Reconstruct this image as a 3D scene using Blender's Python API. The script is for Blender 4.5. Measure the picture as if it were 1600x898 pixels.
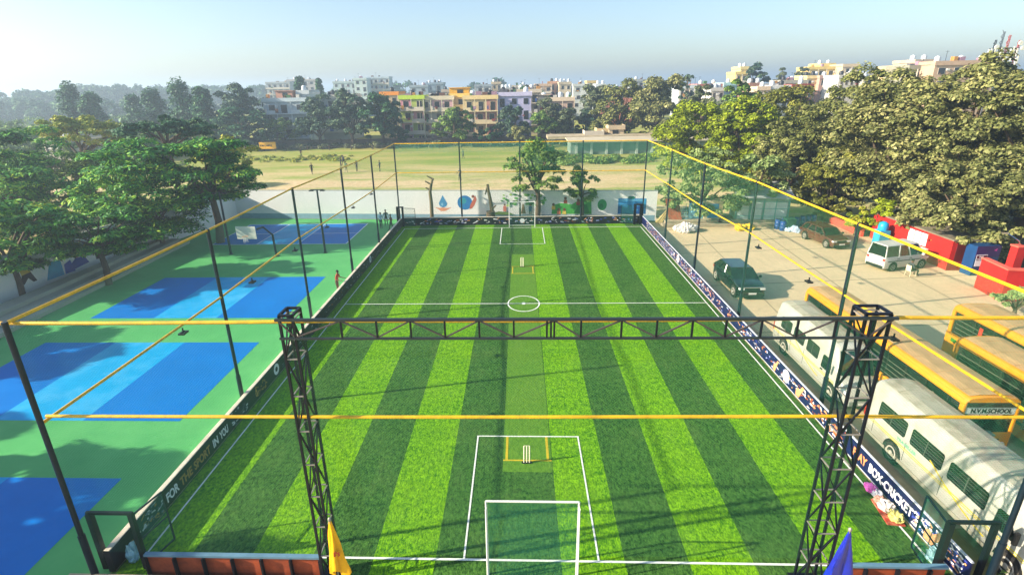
import bpy, bmesh, math, random
import numpy as np
from mathutils import Vector, Matrix
R = math.radians
random.seed(7); rng = np.random.default_rng(7)
sc = bpy.context.scene
for o in list(bpy.data.objects): bpy.data.objects.remove(o)

# ------------------------------------------------------------------ camera
CX, CH, YAW, PIT, ROL, FPX, PPX, PPY = 0.7438, 14.1777, 0.04378, 0.34343, -0.02092, 834.12, 777.75, 433.17
cy, sy, cp, sp, cr, sr = math.cos(YAW), math.sin(YAW), math.cos(PIT), math.sin(PIT), math.cos(ROL), math.sin(ROL)
right0 = Vector((cy, sy, 0)); fwd0 = Vector((-sy, cy, 0)); Z = Vector((0, 0, 1))
fwd = cp*fwd0 - sp*Z; up0 = sp*fwd0 + cp*Z
camR = cr*right0 + sr*up0; camU = cr*up0 - sr*right0
cam = bpy.data.objects.new('camera', bpy.data.cameras.new('camera')); sc.collection.objects.link(cam)
M3 = Matrix((camR, camU, -fwd)).transposed()
cam.matrix_world = Matrix.Translation((CX, 0, CH)) @ M3.to_4x4()
cam.data.sensor_width = 36; cam.data.lens = FPX/1600*36
cam.data.shift_x = (800-PPX)/1600; cam.data.shift_y = (PPY-449)/1600
cam.data.clip_end = 12000; cam.data.clip_start = 0.1
sc.camera = cam

HAZE_D = 0.0010
# ------------------------------------------------------------------ light
SUN_EL, SUN_AZ = 24.2, 12.5          # sun stands to the left of the camera, slightly behind it
sdir = Vector((-math.cos(R(SUN_AZ))*math.cos(R(SUN_EL)), -math.sin(R(SUN_AZ))*math.cos(R(SUN_EL)), math.sin(R(SUN_EL))))
sun = bpy.data.objects.new('sun', bpy.data.lights.new('sun', 'SUN')); sc.collection.objects.link(sun)
sun.data.energy = 5.0; sun.data.angle = R(0.6); sun.data.color = (1.0, 0.87, 0.69)
sun.rotation_euler = (-sdir).to_track_quat('-Z', 'Y').to_euler()
w = bpy.data.worlds.new('World'); sc.world = w; w.use_nodes = True
nt = w.node_tree; bg = nt.nodes['Background']
sky = nt.nodes.new('ShaderNodeTexSky'); sky.sky_type = 'NISHITA'; sky.sun_disc = False
sky.sun_elevation = R(SUN_EL); sky.sun_rotation = math.atan2(sdir.x, sdir.y)
sky.altitude = 200; sky.air_density = 1.0; sky.dust_density = 1.7; sky.ozone_density = 2.4
nt.links.new(sky.outputs[0], bg.inputs[0]); bg.inputs[1].default_value = 0.095
sc.view_settings.view_transform = 'Standard'; sc.view_settings.look = 'None'
sc.view_settings.exposure = 1.32; sc.view_settings.gamma = 1
sc.render.engine = 'CYCLES'
c = sc.cycles
c.use_denoising = True; c.denoiser = 'OPENIMAGEDENOISE'
c.max_bounces = 6; c.diffuse_bounces = 2; c.glossy_bounces = 2; c.transmission_bounces = 2; c.volume_bounces = 0
c.transparent_max_bounces = 16; c.caustics_reflective = False; c.caustics_refractive = False
c.sample_clamp_indirect = 4

# ------------------------------------------------------------------ helpers
def ray(u, v):
    a = u-PPX; b = v-PPY
    x = (cr*a+sr*b)/FPX; up = (sr*a-cr*b)/FPX
    y = cp+sp*up; z = -sp+cp*up
    return Vector((cy*x-sy*y, sy*x+cy*y, z))
def atY(u, v, Y):
    d = ray(u, v); t = Y/d.y; return Vector((CX+t*d.x, Y, CH+t*d.z))
def gnd(u, v, z=0.0):
    d = ray(u, v); t = (z-CH)/d.z; return Vector((CX+t*d.x, t*d.y, z))
def link(o, parent=None):
    sc.collection.objects.link(o)
    if parent is not None: o.parent = parent
    return o
def tag(o, label=None, cat=None, group=None, kind=None):
    if label: o['label'] = label
    if cat: o['category'] = cat
    if group: o['group'] = group
    if kind: o['kind'] = kind
    return o
def thing(name, label, cat, loc=(0, 0, 0), rz=0, group=None):
    o = bpy.data.objects.new(name, None); o.empty_display_size = .3
    o.location = loc; o.rotation_euler = (0, 0, rz); link(o)
    return tag(o, label, cat, group)
def copy_tree(o, parent=None):
    c = o.copy(); link(c); c.parent = parent
    if parent is not None and o.parent is not None: c.matrix_parent_inverse = o.matrix_parent_inverse
    for ch in list(o.children): copy_tree(ch, c)
    return c

class MB:
    """collects boxes, bars, tubes, quads in local coordinates"""
    def __init__(s): s.v = []; s.f = []; s.m = []; s.cur = 0; s.uv = None
    def add(s, vs, fs):
        n = len(s.v); s.v += [tuple(a) for a in vs]
        for f in fs: s.f.append(tuple(i+n for i in f)); s.m.append(s.cur)
        return s
    def box(s, x0, x1, y0, y1, z0, z1, rz=0, c=None):
        vs = [Vector((x, y, z)) for z in (z0, z1) for y in (y0, y1) for x in (x0, x1)]
        if rz:
            c = Vector(c) if c else Vector(((x0+x1)/2, (y0+y1)/2, 0)); m = Matrix.Rotation(rz, 3, 'Z')
            vs = [m@(a-c)+c for a in vs]
        return s.add(vs, [(0, 2, 3, 1), (4, 5, 7, 6), (0, 1, 5, 4), (2, 6, 7, 3), (0, 4, 6, 2), (1, 3, 7, 5)])
    def frame(s, d):
        d = d.normalized(); a = Vector((0, 0, 1)) if abs(d.z) < .95 else Vector((0, 1, 0))
        x = d.cross(a).normalized(); return x, x.cross(d).normalized()
    def bar(s, p, q, w, h=None):
        p = Vector(p); q = Vector(q); h = h or w; x, y = s.frame(q-p)
        vs = [b+x*(w/2*i)+y*(h/2*j) for b in (p, q) for i, j in ((-1, -1), (1, -1), (1, 1), (-1, 1))]
        return s.add(vs, [(0, 3, 2, 1), (4, 5, 6, 7)]+[(i, (i+1) % 4, (i+1) % 4+4, i+4) for i in range(4)])
    def tube(s, pts, r, n=8, cap=True):
        pts = [Vector(a) for a in pts]; rs = r if isinstance(r, (list, tuple)) else [r]*len(pts)
        vs = []; fs = []
        for k, p in enumerate(pts):
            d = (pts[min(k+1, len(pts)-1)]-pts[max(k-1, 0)]); x, y = s.frame(d)
            vs += [p+(x*math.cos(2*math.pi*i/n)+y*math.sin(2*math.pi*i/n))*rs[k] for i in range(n)]
        for k in range(len(pts)-1):
            for i in range(n):
                j = (i+1) % n; fs.append((k*n+i, k*n+j, k*n+n+j, k*n+n+i))
        if cap: fs.append(tuple(reversed(range(n)))); fs.append(tuple(range(len(vs)-n, len(vs))))
        return s.add(vs, fs)
    def lathe(s, prof, c=(0, 0, 0), n=16, axis='z'):
        c = Vector(c); vs = []; fs = []
        for r, h in prof:
            for i in range(n):
                a = 2*math.pi*i/n; x, y = r*math.cos(a), r*math.sin(a)
                vs.append(c+(Vector((x, y, h)) if axis == 'z' else Vector((h, x, y)) if axis == 'x' else Vector((x, h, y))))
        for k in range(len(prof)-1):
            for i in range(n):
                j = (i+1) % n; fs.append((k*n+i, k*n+j, k*n+n+j, k*n+n+i))
        if prof[0][0] > 1e-4: fs.append(tuple(reversed(range(n))))
        if prof[-1][0] > 1e-4: fs.append(tuple(range(len(vs)-n, len(vs))))
        return s.add(vs, fs)
    def poly(s, pts): return s.add(pts, [tuple(range(len(pts)))])
    def loft(s, secs, cap=True):
        n = len(secs[0]); vs = [p for q in secs for p in q]; fs = []
        for k in range(len(secs)-1):
            for i in range(n):
                j = (i+1) % n; fs.append((k*n+i, k*n+j, k*n+n+j, k*n+n+i))
        if cap: fs.append(tuple(reversed(range(n)))); fs.append(tuple(range(len(vs)-n, len(vs))))
        return s.add(vs, fs)
    def prism(s, pts2, f):
        """pts2 outline; f(p, k) -> 3d for k = 0/1"""
        n = len(pts2); vs = [f(p, 0) for p in pts2]+[f(p, 1) for p in pts2]
        return s.add(vs, [tuple(reversed(range(n))), tuple(range(n, 2*n))]+[(i, (i+1) % n, (i+1) % n+n, i+n) for i in range(n)])
    def build(s, name, mats, parent=None, smooth=None, bevel=None, loc=None):
        me = bpy.data.meshes.new(name); me.from_pydata([tuple(a) for a in s.v], [], s.f)
        mats = mats if isinstance(mats, (list, tuple)) else [mats]
        for m in mats: me.materials.append(m)
        me.polygons.foreach_set('material_index', s.m)
        bm = bmesh.new(); bm.from_mesh(me); bmesh.ops.recalc_face_normals(bm, faces=bm.faces)
        if bevel:
            ed = [e for e in bm.edges if e.is_manifold and len(e.link_faces) == 2 and e.calc_face_angle(0) > .6]
            bmesh.ops.bevel(bm, geom=ed, offset=bevel, segments=2, affect='EDGES', profile=.6, clamp_overlap=True)
        bm.to_mesh(me); bm.free()
        if smooth:
            me.polygons.foreach_set('use_smooth', [True]*len(me.polygons)); me.set_sharp_from_angle(angle=R(smooth))
        me.update()
        o = bpy.data.objects.new(name, me)
        if loc: o.location = loc
        return link(o, parent)
def mesh_obj(name, vs, fs, mats, parent=None):
    b = MB(); b.add(vs, fs); return b.build(name, mats, parent)

# ------------------------------------------------------------------ materials
def lin(c):
    if isinstance(c, str):
        c = c.lstrip('#'); c = [int(c[i:i+2], 16)/255 for i in (0, 2, 4)]
        c = [x/12.92 if x <= .04045 else ((x+.055)/1.055)**2.4 for x in c]
    return (*c[:3], 1)
MC = {}
def node(nt, t, **k):
    n = nt.nodes.new('ShaderNode'+t)
    for a, b in k.items(): setattr(n, a, b)
    return n
def coords(nt, kind='pos'):
    if kind == 'pos': return nt.nodes.new('ShaderNodeNewGeometry').outputs['Position']
    return nt.nodes.new('ShaderNodeTexCoord').outputs['Object']
def mixc(nt, fac, a, b, mode='MIX'):
    m = nt.nodes.new('ShaderNodeMix'); m.data_type = 'RGBA'; m.blend_type = mode
    for s_, x in ((m.inputs[0], fac), (m.inputs[6], a), (m.inputs[7], b)):
        if hasattr(x, 'is_output'): nt.links.new(x, s_)
        else: s_.default_value = x
    return m.outputs[2]
def mth(nt, op, *xs, clamp=False):
    m = nt.nodes.new('ShaderNodeMath'); m.operation = op; m.use_clamp = clamp
    for i, x in enumerate(xs):
        if hasattr(x, 'is_output'): nt.links.new(x, m.inputs[i])
        else: m.inputs[i].default_value = x
    return m.outputs[0]
def noise(nt, co, scale, detail=3, rough=.6, stretch=None):
    if stretch:
        mp = nt.nodes.new('ShaderNodeMapping'); nt.links.new(co, mp.inputs[0]); mp.inputs['Scale'].default_value = stretch; co = mp.outputs[0]
    n = nt.nodes.new('ShaderNodeTexNoise'); nt.links.new(co, n.inputs['Vector'])
    n.inputs['Scale'].default_value = scale; n.inputs['Detail'].default_value = detail; n.inputs['Roughness'].default_value = rough
    return n.outputs['Fac']
def ramp(nt, x, lo, hi, a=0., b=1.):
    m = nt.nodes.new('ShaderNodeMapRange'); nt.links.new(x, m.inputs[0])
    for i, q in zip((1, 2, 3, 4), (lo, hi, a, b)): m.inputs[i].default_value = q
    return m.outputs[0]
def newmat(name):
    m = bpy.data.materials.new(name); m.use_nodes = True
    return m, m.node_tree, m.node_tree.nodes['Principled BSDF']
def mat(name, col, rough=.6, metal=0., var=.12, scale=1.5, dirt_or_dapple=None, dscale=.6, damt=.5, spec=.4, bump=0., bscale=30, coat=0, kind='pos', stretch=None):
    if name in MC: return MC[name]
    m, nt, b = newmat(name); col = lin(col)
    co = coords(nt, kind)
    out = None
    if var:
        n = noise(nt, co, scale, 4, .65, stretch)
        lo = tuple(max(0, x*(1-var)) for x in col[:3])+(1,); hi = tuple(min(1, x*(1+var)) for x in col[:3])+(1,)
        out = mixc(nt, ramp(nt, n, .3, .7), lo, hi)
    if dirt_or_dapple:
        n2 = noise(nt, co, dscale, 5, .7)
        out = mixc(nt, ramp(nt, n2, .45, .72, 0, damt), out if out is not None else col, lin(dirt_or_dapple))
    if out is not None: nt.links.new(out, b.inputs['Base Color'])
    else: b.inputs['Base Color'].default_value = col
    b.inputs['Roughness'].default_value = rough; b.inputs['Metallic'].default_value = metal
    b.inputs['Specular IOR Level'].default_value = spec; b.inputs['Coat Weight'].default_value = coat
    if bump:
        bp = nt.nodes.new('ShaderNodeBump'); bp.inputs['Strength'].default_value = bump; bp.inputs['Distance'].default_value = .02
        nt.links.new(noise(nt, co, bscale, 3), bp.inputs['Height']); nt.links.new(bp.outputs[0], b.inputs['Normal'])
    MC[name] = m; return m
def glassmat(name, col='101418', rough=.08, spec=.8):
    return mat(name, col, rough, var=.15, scale=2, spec=spec)

def turf_mat(name, c1, c2, dry):
    m, nt, b = newmat(name); co = coords(nt)
    fine = noise(nt, co, 22, 3, .8, (1, .45, 1)); med = noise(nt, co, 6.5, 4, .85, (1, .6, 1)); big = noise(nt, co, .35, 4, .65); seam = noise(nt, co, 1.6, 2, .5, (.15, 1, 1))
    f = mth(nt, 'ADD', ramp(nt, fine, .3, .7, -.35, .75), ramp(nt, med, .33, .67, -.2, .68), clamp=True)
    o = mixc(nt, f, lin(c1), lin(c2))
    o = mixc(nt, ramp(nt, big, .42, .75, 0, .3), o, lin(dry))
    o = mixc(nt, ramp(nt, seam, .35, .7, 0, .16), o, lin(c1))
    wear = noise(nt, co, .9, 5, .75, (1, .55, 1)); o = mixc(nt, ramp(nt, wear, .52, .72, 0, .14), o, lin((.21, .30, .09)))
    nt.links.new(o, b.inputs['Base Color']); b.inputs['Roughness'].default_value = .8; b.inputs['Specular IOR Level'].default_value = .08
    bp = nt.nodes.new('ShaderNodeBump'); bp.inputs['Strength'].default_value = .8; bp.inputs['Distance'].default_value = .05
    nt.links.new(med, bp.inputs['Height']); nt.links.new(bp.outputs[0], b.inputs['Normal'])
    return m
M_light = turf_mat('turf light pile', (.018, .12, .0015), (.24, .53, .004), (.24, .45, .010))
M_dark = turf_mat('turf dark pile', (.004, .038, .004), (.085, .22, .034), (.10, .20, .04))
M_mat = turf_mat('cricket mat', (.06, .17, .012), (.13, .29, .025), (.15, .26, .03))
M_line = mat('white turf line', 'dfe5dc', .8, var=.12, scale=12, dirt_or_dapple='9fc08f', dscale=9, damt=.35)
M_yline = mat('yellow crease line', 'baa616', .8, var=.2, scale=9)

def net_mat(name, col, pitch, wth, bias=0.):
    m, nt, b = newmat(name)
    uv = nt.nodes.new('ShaderNodeUVMap'); sx = nt.nodes.new('ShaderNodeSeparateXYZ'); nt.links.new(uv.outputs[0], sx.inputs[0])
    rot = []
    for a, bb in ((1, 1), (1, -1)):
        q = mth(nt, 'ADD', mth(nt, 'MULTIPLY', sx.outputs[0], a/pitch), mth(nt, 'MULTIPLY', sx.outputs[1], bb/pitch))
        rot.append(mth(nt, 'LESS_THAN', mth(nt, 'FRACT', q), wth))
    al = mth(nt, 'MAXIMUM', rot[0], rot[1])
    b.inputs['Base Color'].default_value = lin(col); b.inputs['Roughness'].default_value = .7
    tr = nt.nodes.new('ShaderNodeBsdfTransparent'); mx = nt.nodes.new('ShaderNodeMixShader')
    nt.links.new(al, mx.inputs[0]); nt.links.new(tr.outputs[0], mx.inputs[1]); nt.links.new(b.outputs[0], mx.inputs[2])
    nt.links.new(mx.outputs[0], nt.nodes['Material Output'].inputs['Surface'])
    return m
M_net = net_mat('green knotted netting', (.03, .24, .13), .08, .042)
M_netup = net_mat('green upper netting', (.06, .24, .10), .021, .05)
M_netmid = net_mat('pale green netting', (.03, .30, .18), .08, .040)
M_netd = net_mat('dense green netting', (.02, .26, .16), .03, .12)
M_goalnet = net_mat('goal netting', (.02, .28, .17), .04, .085)
M_roofnet = net_mat('thin roof netting', (.03, .12, .06), .031, .022)

def netplane(name, p0, e1, e2, m, parent, sag=0.0, nu=12, nv=6):
    """p0 corner, e1/e2 edge vectors, uv in metres"""
    p0, e1, e2 = Vector(p0), Vector(e1), Vector(e2); n = e1.cross(e2).normalized()
    vs, uvs, fs = [], [], []
    for j in range(nv+1):
        for i in range(nu+1):
            a, bq = i/nu, j/nv
            d = sag*(math.sin(a*math.pi*5+bq*2)*.5+.5)*math.sin(bq*math.pi)
            vs.append(p0+e1*a+e2*bq+n*d); uvs.append((a*e1.length, bq*e2.length))
    for j in range(nv):
        for i in range(nu):
            k = j*(nu+1)+i; fs.append((k, k+1, k+nu+2, k+nu+1))
    me = bpy.data.meshes.new(name); me.from_pydata([tuple(a) for a in vs], [], fs); me.materials.append(m)
    l = me.uv_layers.new(name='UVMap')
    for lp in me.loops: l.data[lp.index].uv = uvs[lp.vertex_index]
    me.polygons.foreach_set('use_smooth', [True]*len(fs))
    return link(bpy.data.objects.new(name, me), parent)

def textobj(name, s, size, mtl, parent, mw, bold=.02, ext=.004, sx=1.0, fit=None):
    cu = bpy.data.curves.new(name, 'FONT'); cu.body = s; cu.size = size; cu.offset = bold*size; cu.extrude = ext
    cu.align_x = 'LEFT'; cu.resolution_u = 3
    t = bpy.data.objects.new(name, cu); sc.collection.objects.link(t)
    bpy.context.view_layer.update()
    me = bpy.data.meshes.new_from_object(t.evaluated_get(bpy.context.evaluated_depsgraph_get()))
    bpy.data.objects.remove(t); me.name = name; me.materials.clear(); me.materials.append(mtl)
    if fit:
        xs_ = [v.co.x for v in me.vertices]; me.transform(Matrix.Translation((-min(xs_), 0, 0))); sx = fit/(max(xs_)-min(xs_))
    me.transform(mw @ Matrix.Scale(sx, 4, (1, 0, 0))); me.update()
    return link(bpy.data.objects.new(name, me), parent)
def basis(o, x, y):
    x = Vector(x).normalized(); y = Vector(y).normalized(); z = x.cross(y)
    return Matrix.Translation(o) @ Matrix((x, y, z)).transposed().to_4x4()
def atX(u, v, X):
    d = ray(u, v); t = (X-CX)/d.x; return Vector((X, t*d.y, CH+t*d.z))
def sheet(name, rects, m, z, kind=None, parent=None):
    b = MB()
    for x0, x1, y0, y1 in rects: b.poly([(x0, y0, z), (x1, y0, z), (x1, y1, z), (x0, y1, z)])
    o = b.build(name, m, parent)
    if kind: o['kind'] = kind
    return o

# ------------------------------------------------------------------ ground and paved surfaces
def field_mat():
    m, nt, b = newmat('dry playing field'); co = coords(nt)
    n1 = noise(nt, co, .16, 5, .7, (.30, 1, 1)); n2 = noise(nt, co, 1.5, 4, .7); n3 = noise(nt, co, .03, 2, .5); n4 = noise(nt, co, 9, 3, .7)
    g = mixc(nt, ramp(nt, n2, .3, .7), lin('84924a'), lin('a6ae66'))
    s = mixc(nt, ramp(nt, n2, .3, .7), lin('bba274'), lin('dac8a0'))
    o = mixc(nt, ramp(nt, n1, .40, .55), g, s)
    sx = nt.nodes.new('ShaderNodeSeparateXYZ'); nt.links.new(co, sx.inputs[0])
    far = ramp(nt, sx.outputs[1], 86, 112, 0, 1)
    g2 = mixc(nt, ramp(nt, n1, .38, .72), lin('7f9238'), lin('b8a868'))
    o = mixc(nt, far, o, g2)
    o = mixc(nt, ramp(nt, n4, .3, .7, 0, .22), o, lin('4c5324'))
    nt.links.new(o, b.inputs['Base Color']); b.inputs['Roughness'].default_value = .95; b.inputs['Specular IOR Level'].default_value = .1
    return m
M_field = field_mat()
g = sheet('ground', [(-3000, 3000, -60, 4200)], M_field, -.02, 'structure')

M_green = mat('green acrylic court paint', (.085, .37, .115), .55, var=.07, scale=.5, dirt_or_dapple=(.19, .46, .17), dscale=.25, damt=.25, spec=.08)
M_blue = mat('blue court paint', (.0, .150, .50), .5, var=.07, scale=.5, dirt_or_dapple='0880d0', dscale=.3, damt=.3, spec=.08)
M_lblue = mat('light blue court paint', (.002, .31, .62), .5, var=.07, scale=.5, dirt_or_dapple='7cc8ee', dscale=.35, damt=.4, spec=.08)  # pale blotch tint paints sun dapples along with scuffs into the light blue
M_wline = mat('white court line', 'd8e2e8', .6, var=.05)
b = MB(); b.poly([(-39, 4, 0), (-12.2, 4, 0), (-12.2, 59.4, 0), (-32.7, 60.9, 0), (-33.6, 56, 0), (-37.5, 30, 0)])
tag(b.build('court_surface', M_green), kind='structure')
BL, LB = [], []
for y0, y1 in ((4, 16.5), (20.3, 28.3), (31.9, 40.0)):
    BL += [(-28.2, -23.8, y0, y1), (-19.5, -14.9, y0, y1)]; LB.append((-23.8, -19.5, y0, y1))
BL += [(-29.6, -25.1, 49.6, 57.7), (-21.0, -16.2, 49.6, 57.7)]; LB.append((-25.1, -21.0, 49.6, 57.7))
sheet('blue_court_panels', BL, M_blue, .006, 'structure'); sheet('light_blue_court_lanes', LB, M_lblue, .006, 'structure')
L = []
for x in (-29.6, -25.1, -21.0, -16.2): L.append((x-.05, x+.05, 49.55, 57.75))
for y in (49.6, 57.7): L.append((-29.6, -16.2, y-.05, y+.05))
L += [(-29.6, -25.1, 53.55, 53.65), (-21.0, -16.2, 53.55, 53.65)]
sheet('court_lines', L, M_wline, .011, 'structure')

def concrete_mat():
    m, nt, b = newmat('sunlit yard concrete'); co = coords(nt)
    n1 = noise(nt, co, .22, 5, .7); n2 = noise(nt, co, 3, 4, .7)
    o = mixc(nt, ramp(nt, n1, .35, .7), lin('dac49a'), lin('c6b28c'))
    o = mixc(nt, ramp(nt, n2, .3, .75, 0, .35), o, lin('978c72'))
    o = mixc(nt, ramp(nt, noise(nt, co, .7, 5, .75), .6, .75, 0, .35), o, lin('6e6450'))
    o = mixc(nt, ramp(nt, noise(nt, co, 1.1, 4, .7, (1, .12, 1)), .55, .72, 0, .28), o, lin('7d735e'))
    sx = nt.nodes.new('ShaderNodeSeparateXYZ'); nt.links.new(co, sx.inputs[0])
    # cast joints, slightly skewed to the pitch
    jx = mth(nt, 'ADD', sx.outputs[0], mth(nt, 'MULTIPLY', sx.outputs[1], -.06))
    jy = mth(nt, 'ADD', sx.outputs[1], mth(nt, 'MULTIPLY', sx.outputs[0], -.10))
    a = mth(nt, 'LESS_THAN', mth(nt, 'ABSOLUTE', mth(nt, 'SUBTRACT', mth(nt, 'FRACT', mth(nt, 'MULTIPLY', jx, 1/6.2)), .5)), .009)
    c_ = mth(nt, 'LESS_THAN', mth(nt, 'ABSOLUTE', mth(nt, 'SUBTRACT', mth(nt, 'FRACT', mth(nt, 'MULTIPLY', jy, 1/8.0)), .5)), .008)
    o = mixc(nt, mth(nt, 'MULTIPLY', mth(nt, 'MAXIMUM', a, c_), .5), o, lin('4e4a40'))
    # stained strip where the buses stand
    st = mth(nt, 'MULTIPLY', ramp(nt, sx.outputs[0], 15.6, 14.2, 0, 1), ramp(nt, noise(nt, co, .9, 4, .7), .35, .6, .2, .8))
    st = mth(nt, 'MULTIPLY', st, ramp(nt, sx.outputs[1], 34, 22, 0, 1))
    o = mixc(nt, st, o, lin('5e604a'))
    nt.links.new(o, b.inputs['Base Color']); b.inputs['Roughness'].default_value = .85; b.inputs['Specular IOR Level'].default_value = .2
    return m
M_conc = concrete_mat()
sheet('yard_pavement', [(13.9, 60, 14.5, 57.9)], M_conc, 0, 'structure')
M_soil = mat('sandy soil strip', 'b39d72', .95, var=.2, scale=.8, dirt_or_dapple='7f7f4a', dscale=.5, damt=.5, spec=.1)
b = MB(); b.poly([(-12.3, 56.9, 0), (15.6, 56.9, 0), (15.6, 57.7, 0), (-12.3, 59.6, 0)]); tag(b.build('soil_strip', M_soil), kind='structure')
M_weed = mat('weedy ground', '6d6a38', .95, var=.35, scale=1.2, dirt_or_dapple='8f8358', dscale=.8, damt=.6, spec=.1, bump=.6, bscale=14)
sheet('weedy_verge', [(13.9, 60, 2, 14.5)], M_weed, 0, 'structure')
M_under = mat('dark lawn soil', '4c4a2c', .95, var=.3, scale=.8, dirt_or_dapple='77704a', dscale=.6, damt=.5, spec=.1)
b = MB(); b.poly([(34.5, 40.9, 0.006), (60, 40.9, 0.006), (60, 57.8, .006), (34.5, 57.8, .006)]); tag(b.build('tree_bed_soil', M_under), kind='structure')

# artificial turf: one sheet, alternating roll colours as faces
b = MB()
xs = [-12.15, -12, -10, -8, -6, -4, -2, 2, 4, 6, 8, 10, 12, 13.75]
cols = [1, 1, 0, 1, 0, 1, 0, 1, 0, 1, 0, 1, 0, 1]
cols = {(-12.15, -12): 1, (-12, -10): 0, (-10, -8): 1, (-8, -6): 0, (-6, -4): 1, (-4, -2): 0, (-2, 2): 1, (2, 4): 0, (4, 6): 1, (6, 8): 0, (8, 10): 1, (10, 12): 0, (12, 13.75): 1}
for (x0, x1), k in cols.items():
    b.cur = 0 if k == 0 else 1; b.poly([(x0, 11.2, .012), (x1, 11.2, .012), (x1, 56.5, .012), (x0, 56.5, .012)])
tag(b.build('turf_pitch', [M_light, M_dark]), kind='structure')
sheet('cricket_strip', [(0.03, 1.97, 17.05, 45.6)], M_mat, .02, 'structure')
sheet('cricket_creases', [(0.03, 1.97, 17.70, 17.78), (0.12, 0.22, 17.78, 19.3), (1.78, 1.88, 17.78, 19.3), (0.03, 1.97, 42.15, 42.24), (0.12, .2, 40.4, 42.1), (1.78, 1.86, 40.4, 42.1), (0.03, 1.97, 40.4, 40.48)], M_yline, .025, 'structure')
LN = [(-11.54, -11.47, 12.9, 55.1), (13.40, 13.47, 12.9, 55.1), (-11.5, 13.45, 12.89, 12.97), (-11.5, 13.45, 55.03, 55.12), (-11.5, 13.45, 34.11, 34.19),
      (-1.12, -1.06, 12.97, 19.26), (3.15, 3.21, 12.97, 19.26), (-1.13, 3.22, 19.26, 19.33), (-1.15, -1.08, 48.95, 55.03), (3.12, 3.19, 48.95, 55.03), (-1.15, 3.19, 48.9, 48.97)]
b = MB()
for x0, x1, y0, y1 in LN: b.poly([(x0, y0, .03), (x1, y0, .03), (x1, y1, .03), (x0, y1, .03)])
n = 48
for i in range(n):
    a0, a1 = 2*math.pi*i/n, 2*math.pi*(i+1)/n
    q = lambda a, k: (1+(1.07+k)*math.cos(a), 34.15+(1.38+k)*math.sin(a), .034)
    b.poly([q(a0, -.04), q(a0, .05), q(a1, .05), q(a1, -.04)])
b.poly([(1+.14*math.cos(2*math.pi*i/16), 34.15+.2*math.sin(2*math.pi*i/16), .036) for i in range(16)])
tag(b.build('pitch_markings', M_line), kind='structure')

# ------------------------------------------------------------------ boundary walls with murals
M_wallw = mat('whitewashed wall', 'e2e4e0', .85, var=.04, scale=.7, dirt_or_dapple='bcc6c2', dscale=.35, damt=.4, spec=.15)
M_base = mat('painted wall plinth', '86a7b8', .8, var=.1, scale=1)
M_cop = mat('wall coping', '8f9a94', .8, var=.15, scale=2)
def wall(name, label, pts, h, th, m, group=None, cop=True):
    A = Vector((*pts[0], 0)); t = thing(name, label, 'wall', A, 0, group)
    bm_ = MB(); bc = MB()
    for p, q in zip(pts[:-1], pts[1:]):
        p, q = Vector((*p, 0))-A, Vector((*q, 0))-A; d = (q-p).normalized(); nn = Vector((-d.y, d.x, 0))
        for mb, z0, z1, k in ((bm_, 0, h, th), (bc, h, h+.05, th+.06)):
            vs = [p, q, q+nn*k, p+nn*k]; mb.add([v+Z*z0 for v in vs]+[v+Z*z1 for v in vs], [(0, 3, 2, 1), (4, 5, 6, 7), (0, 1, 5, 4), (1, 2, 6, 5), (2, 3, 7, 6), (3, 0, 4, 7)])
    bm_.build('wall_body', m, t)
    if cop: bc.build('coping', M_cop, t)
    return t
WA, WB = Vector((-32.7, 61.0, 0)), Vector((15.6, 57.6, 0))
bw = wall('boundary_wall', 'long whitewashed wall with painted murals behind the far end of the pitch', [(-32.7, 61.0), (15.6, 57.6)], 3.28, .23, M_wallw)
WD = (WB-WA).normalized(); WN = Vector((WD.y, -WD.x, 0))      # faces the camera
def W(s, z, k=.006): return WD*s+Z*z+WN*k                      # local to the wall
def mural(name, shapes, label=None):
    """shapes: (colour, [(s,z)...])"""
    b = MB(); ms = []
    for i, (c_, pts) in enumerate(shapes):
        m = mat('mural '+c_, c_, .8, var=.12, scale=3)
        if m not in ms: ms.append(m)
        b.cur = ms.index(m); b.prism(pts, lambda p, k, i=i: W(p[0], p[1], .004+.002*i+.002*k))
    o = b.build(name, ms, bw)
    if label: o['label'] = label
    return o
def ell(s, z, a, b_, n=18, j=0): return [(s+a*math.cos(2*math.pi*i/n)*(1+j*math.sin(i*2.7)), z+b_*math.sin(2*math.pi*i/n)*(1+j*math.cos(i*3.3))) for i in range(n)]
def rect(s0, s1, z0, z1): return [(s0, z0), (s1, z0), (s1, z1), (s0, z1)]
mural('plinth_band', [('7d9fb3', rect(.2, 48.3, .0, .62))])
mural('water_drop_mural', [('d0906f', [(23.9, 1.42), (24.3, 1.2), (24.6, .98), (25.1, .98), (25.5, 1.2), (25.9, 1.42), (25.3, 1.33), (24.9, 1.42), (24.5, 1.33)]), ('3f86b5', [(24.9, 2.8), (24.62, 2.25)]+[(24.9+.47*math.cos(a), 1.85+.45*math.sin(a)) for a in np.linspace(math.pi*.95, math.pi*2.05, 12)]+[(25.18, 2.25)]), ('7fb4d2', ell(24.8, 1.75, .12, .18, 10))], 'blue water drop over two cupped hands')
mural('globe_mural', [('1f6fae', ell(27.4, 1.95, .85, .82)), ('2f8f9c', ell(27.2, 2.15, .4, .35, 12, .1)), ('b5604c', [(28.0, 1.7), (28.35, 2.3), (28.6, 2.75), (28.75, 2.3), (28.5, 1.7), (28.2, 1.3), (27.9, 1.2)]), ('7b3b33', ell(28.35, 2.65, .17, .17, 10))], 'blue globe hugged by a small figure')
tr = [('7a5a3c', [(33.7, .72), (33.86, 1.8), (34.05, 1.8), (34.25, .72)])]
rr = random.Random(3)
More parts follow.
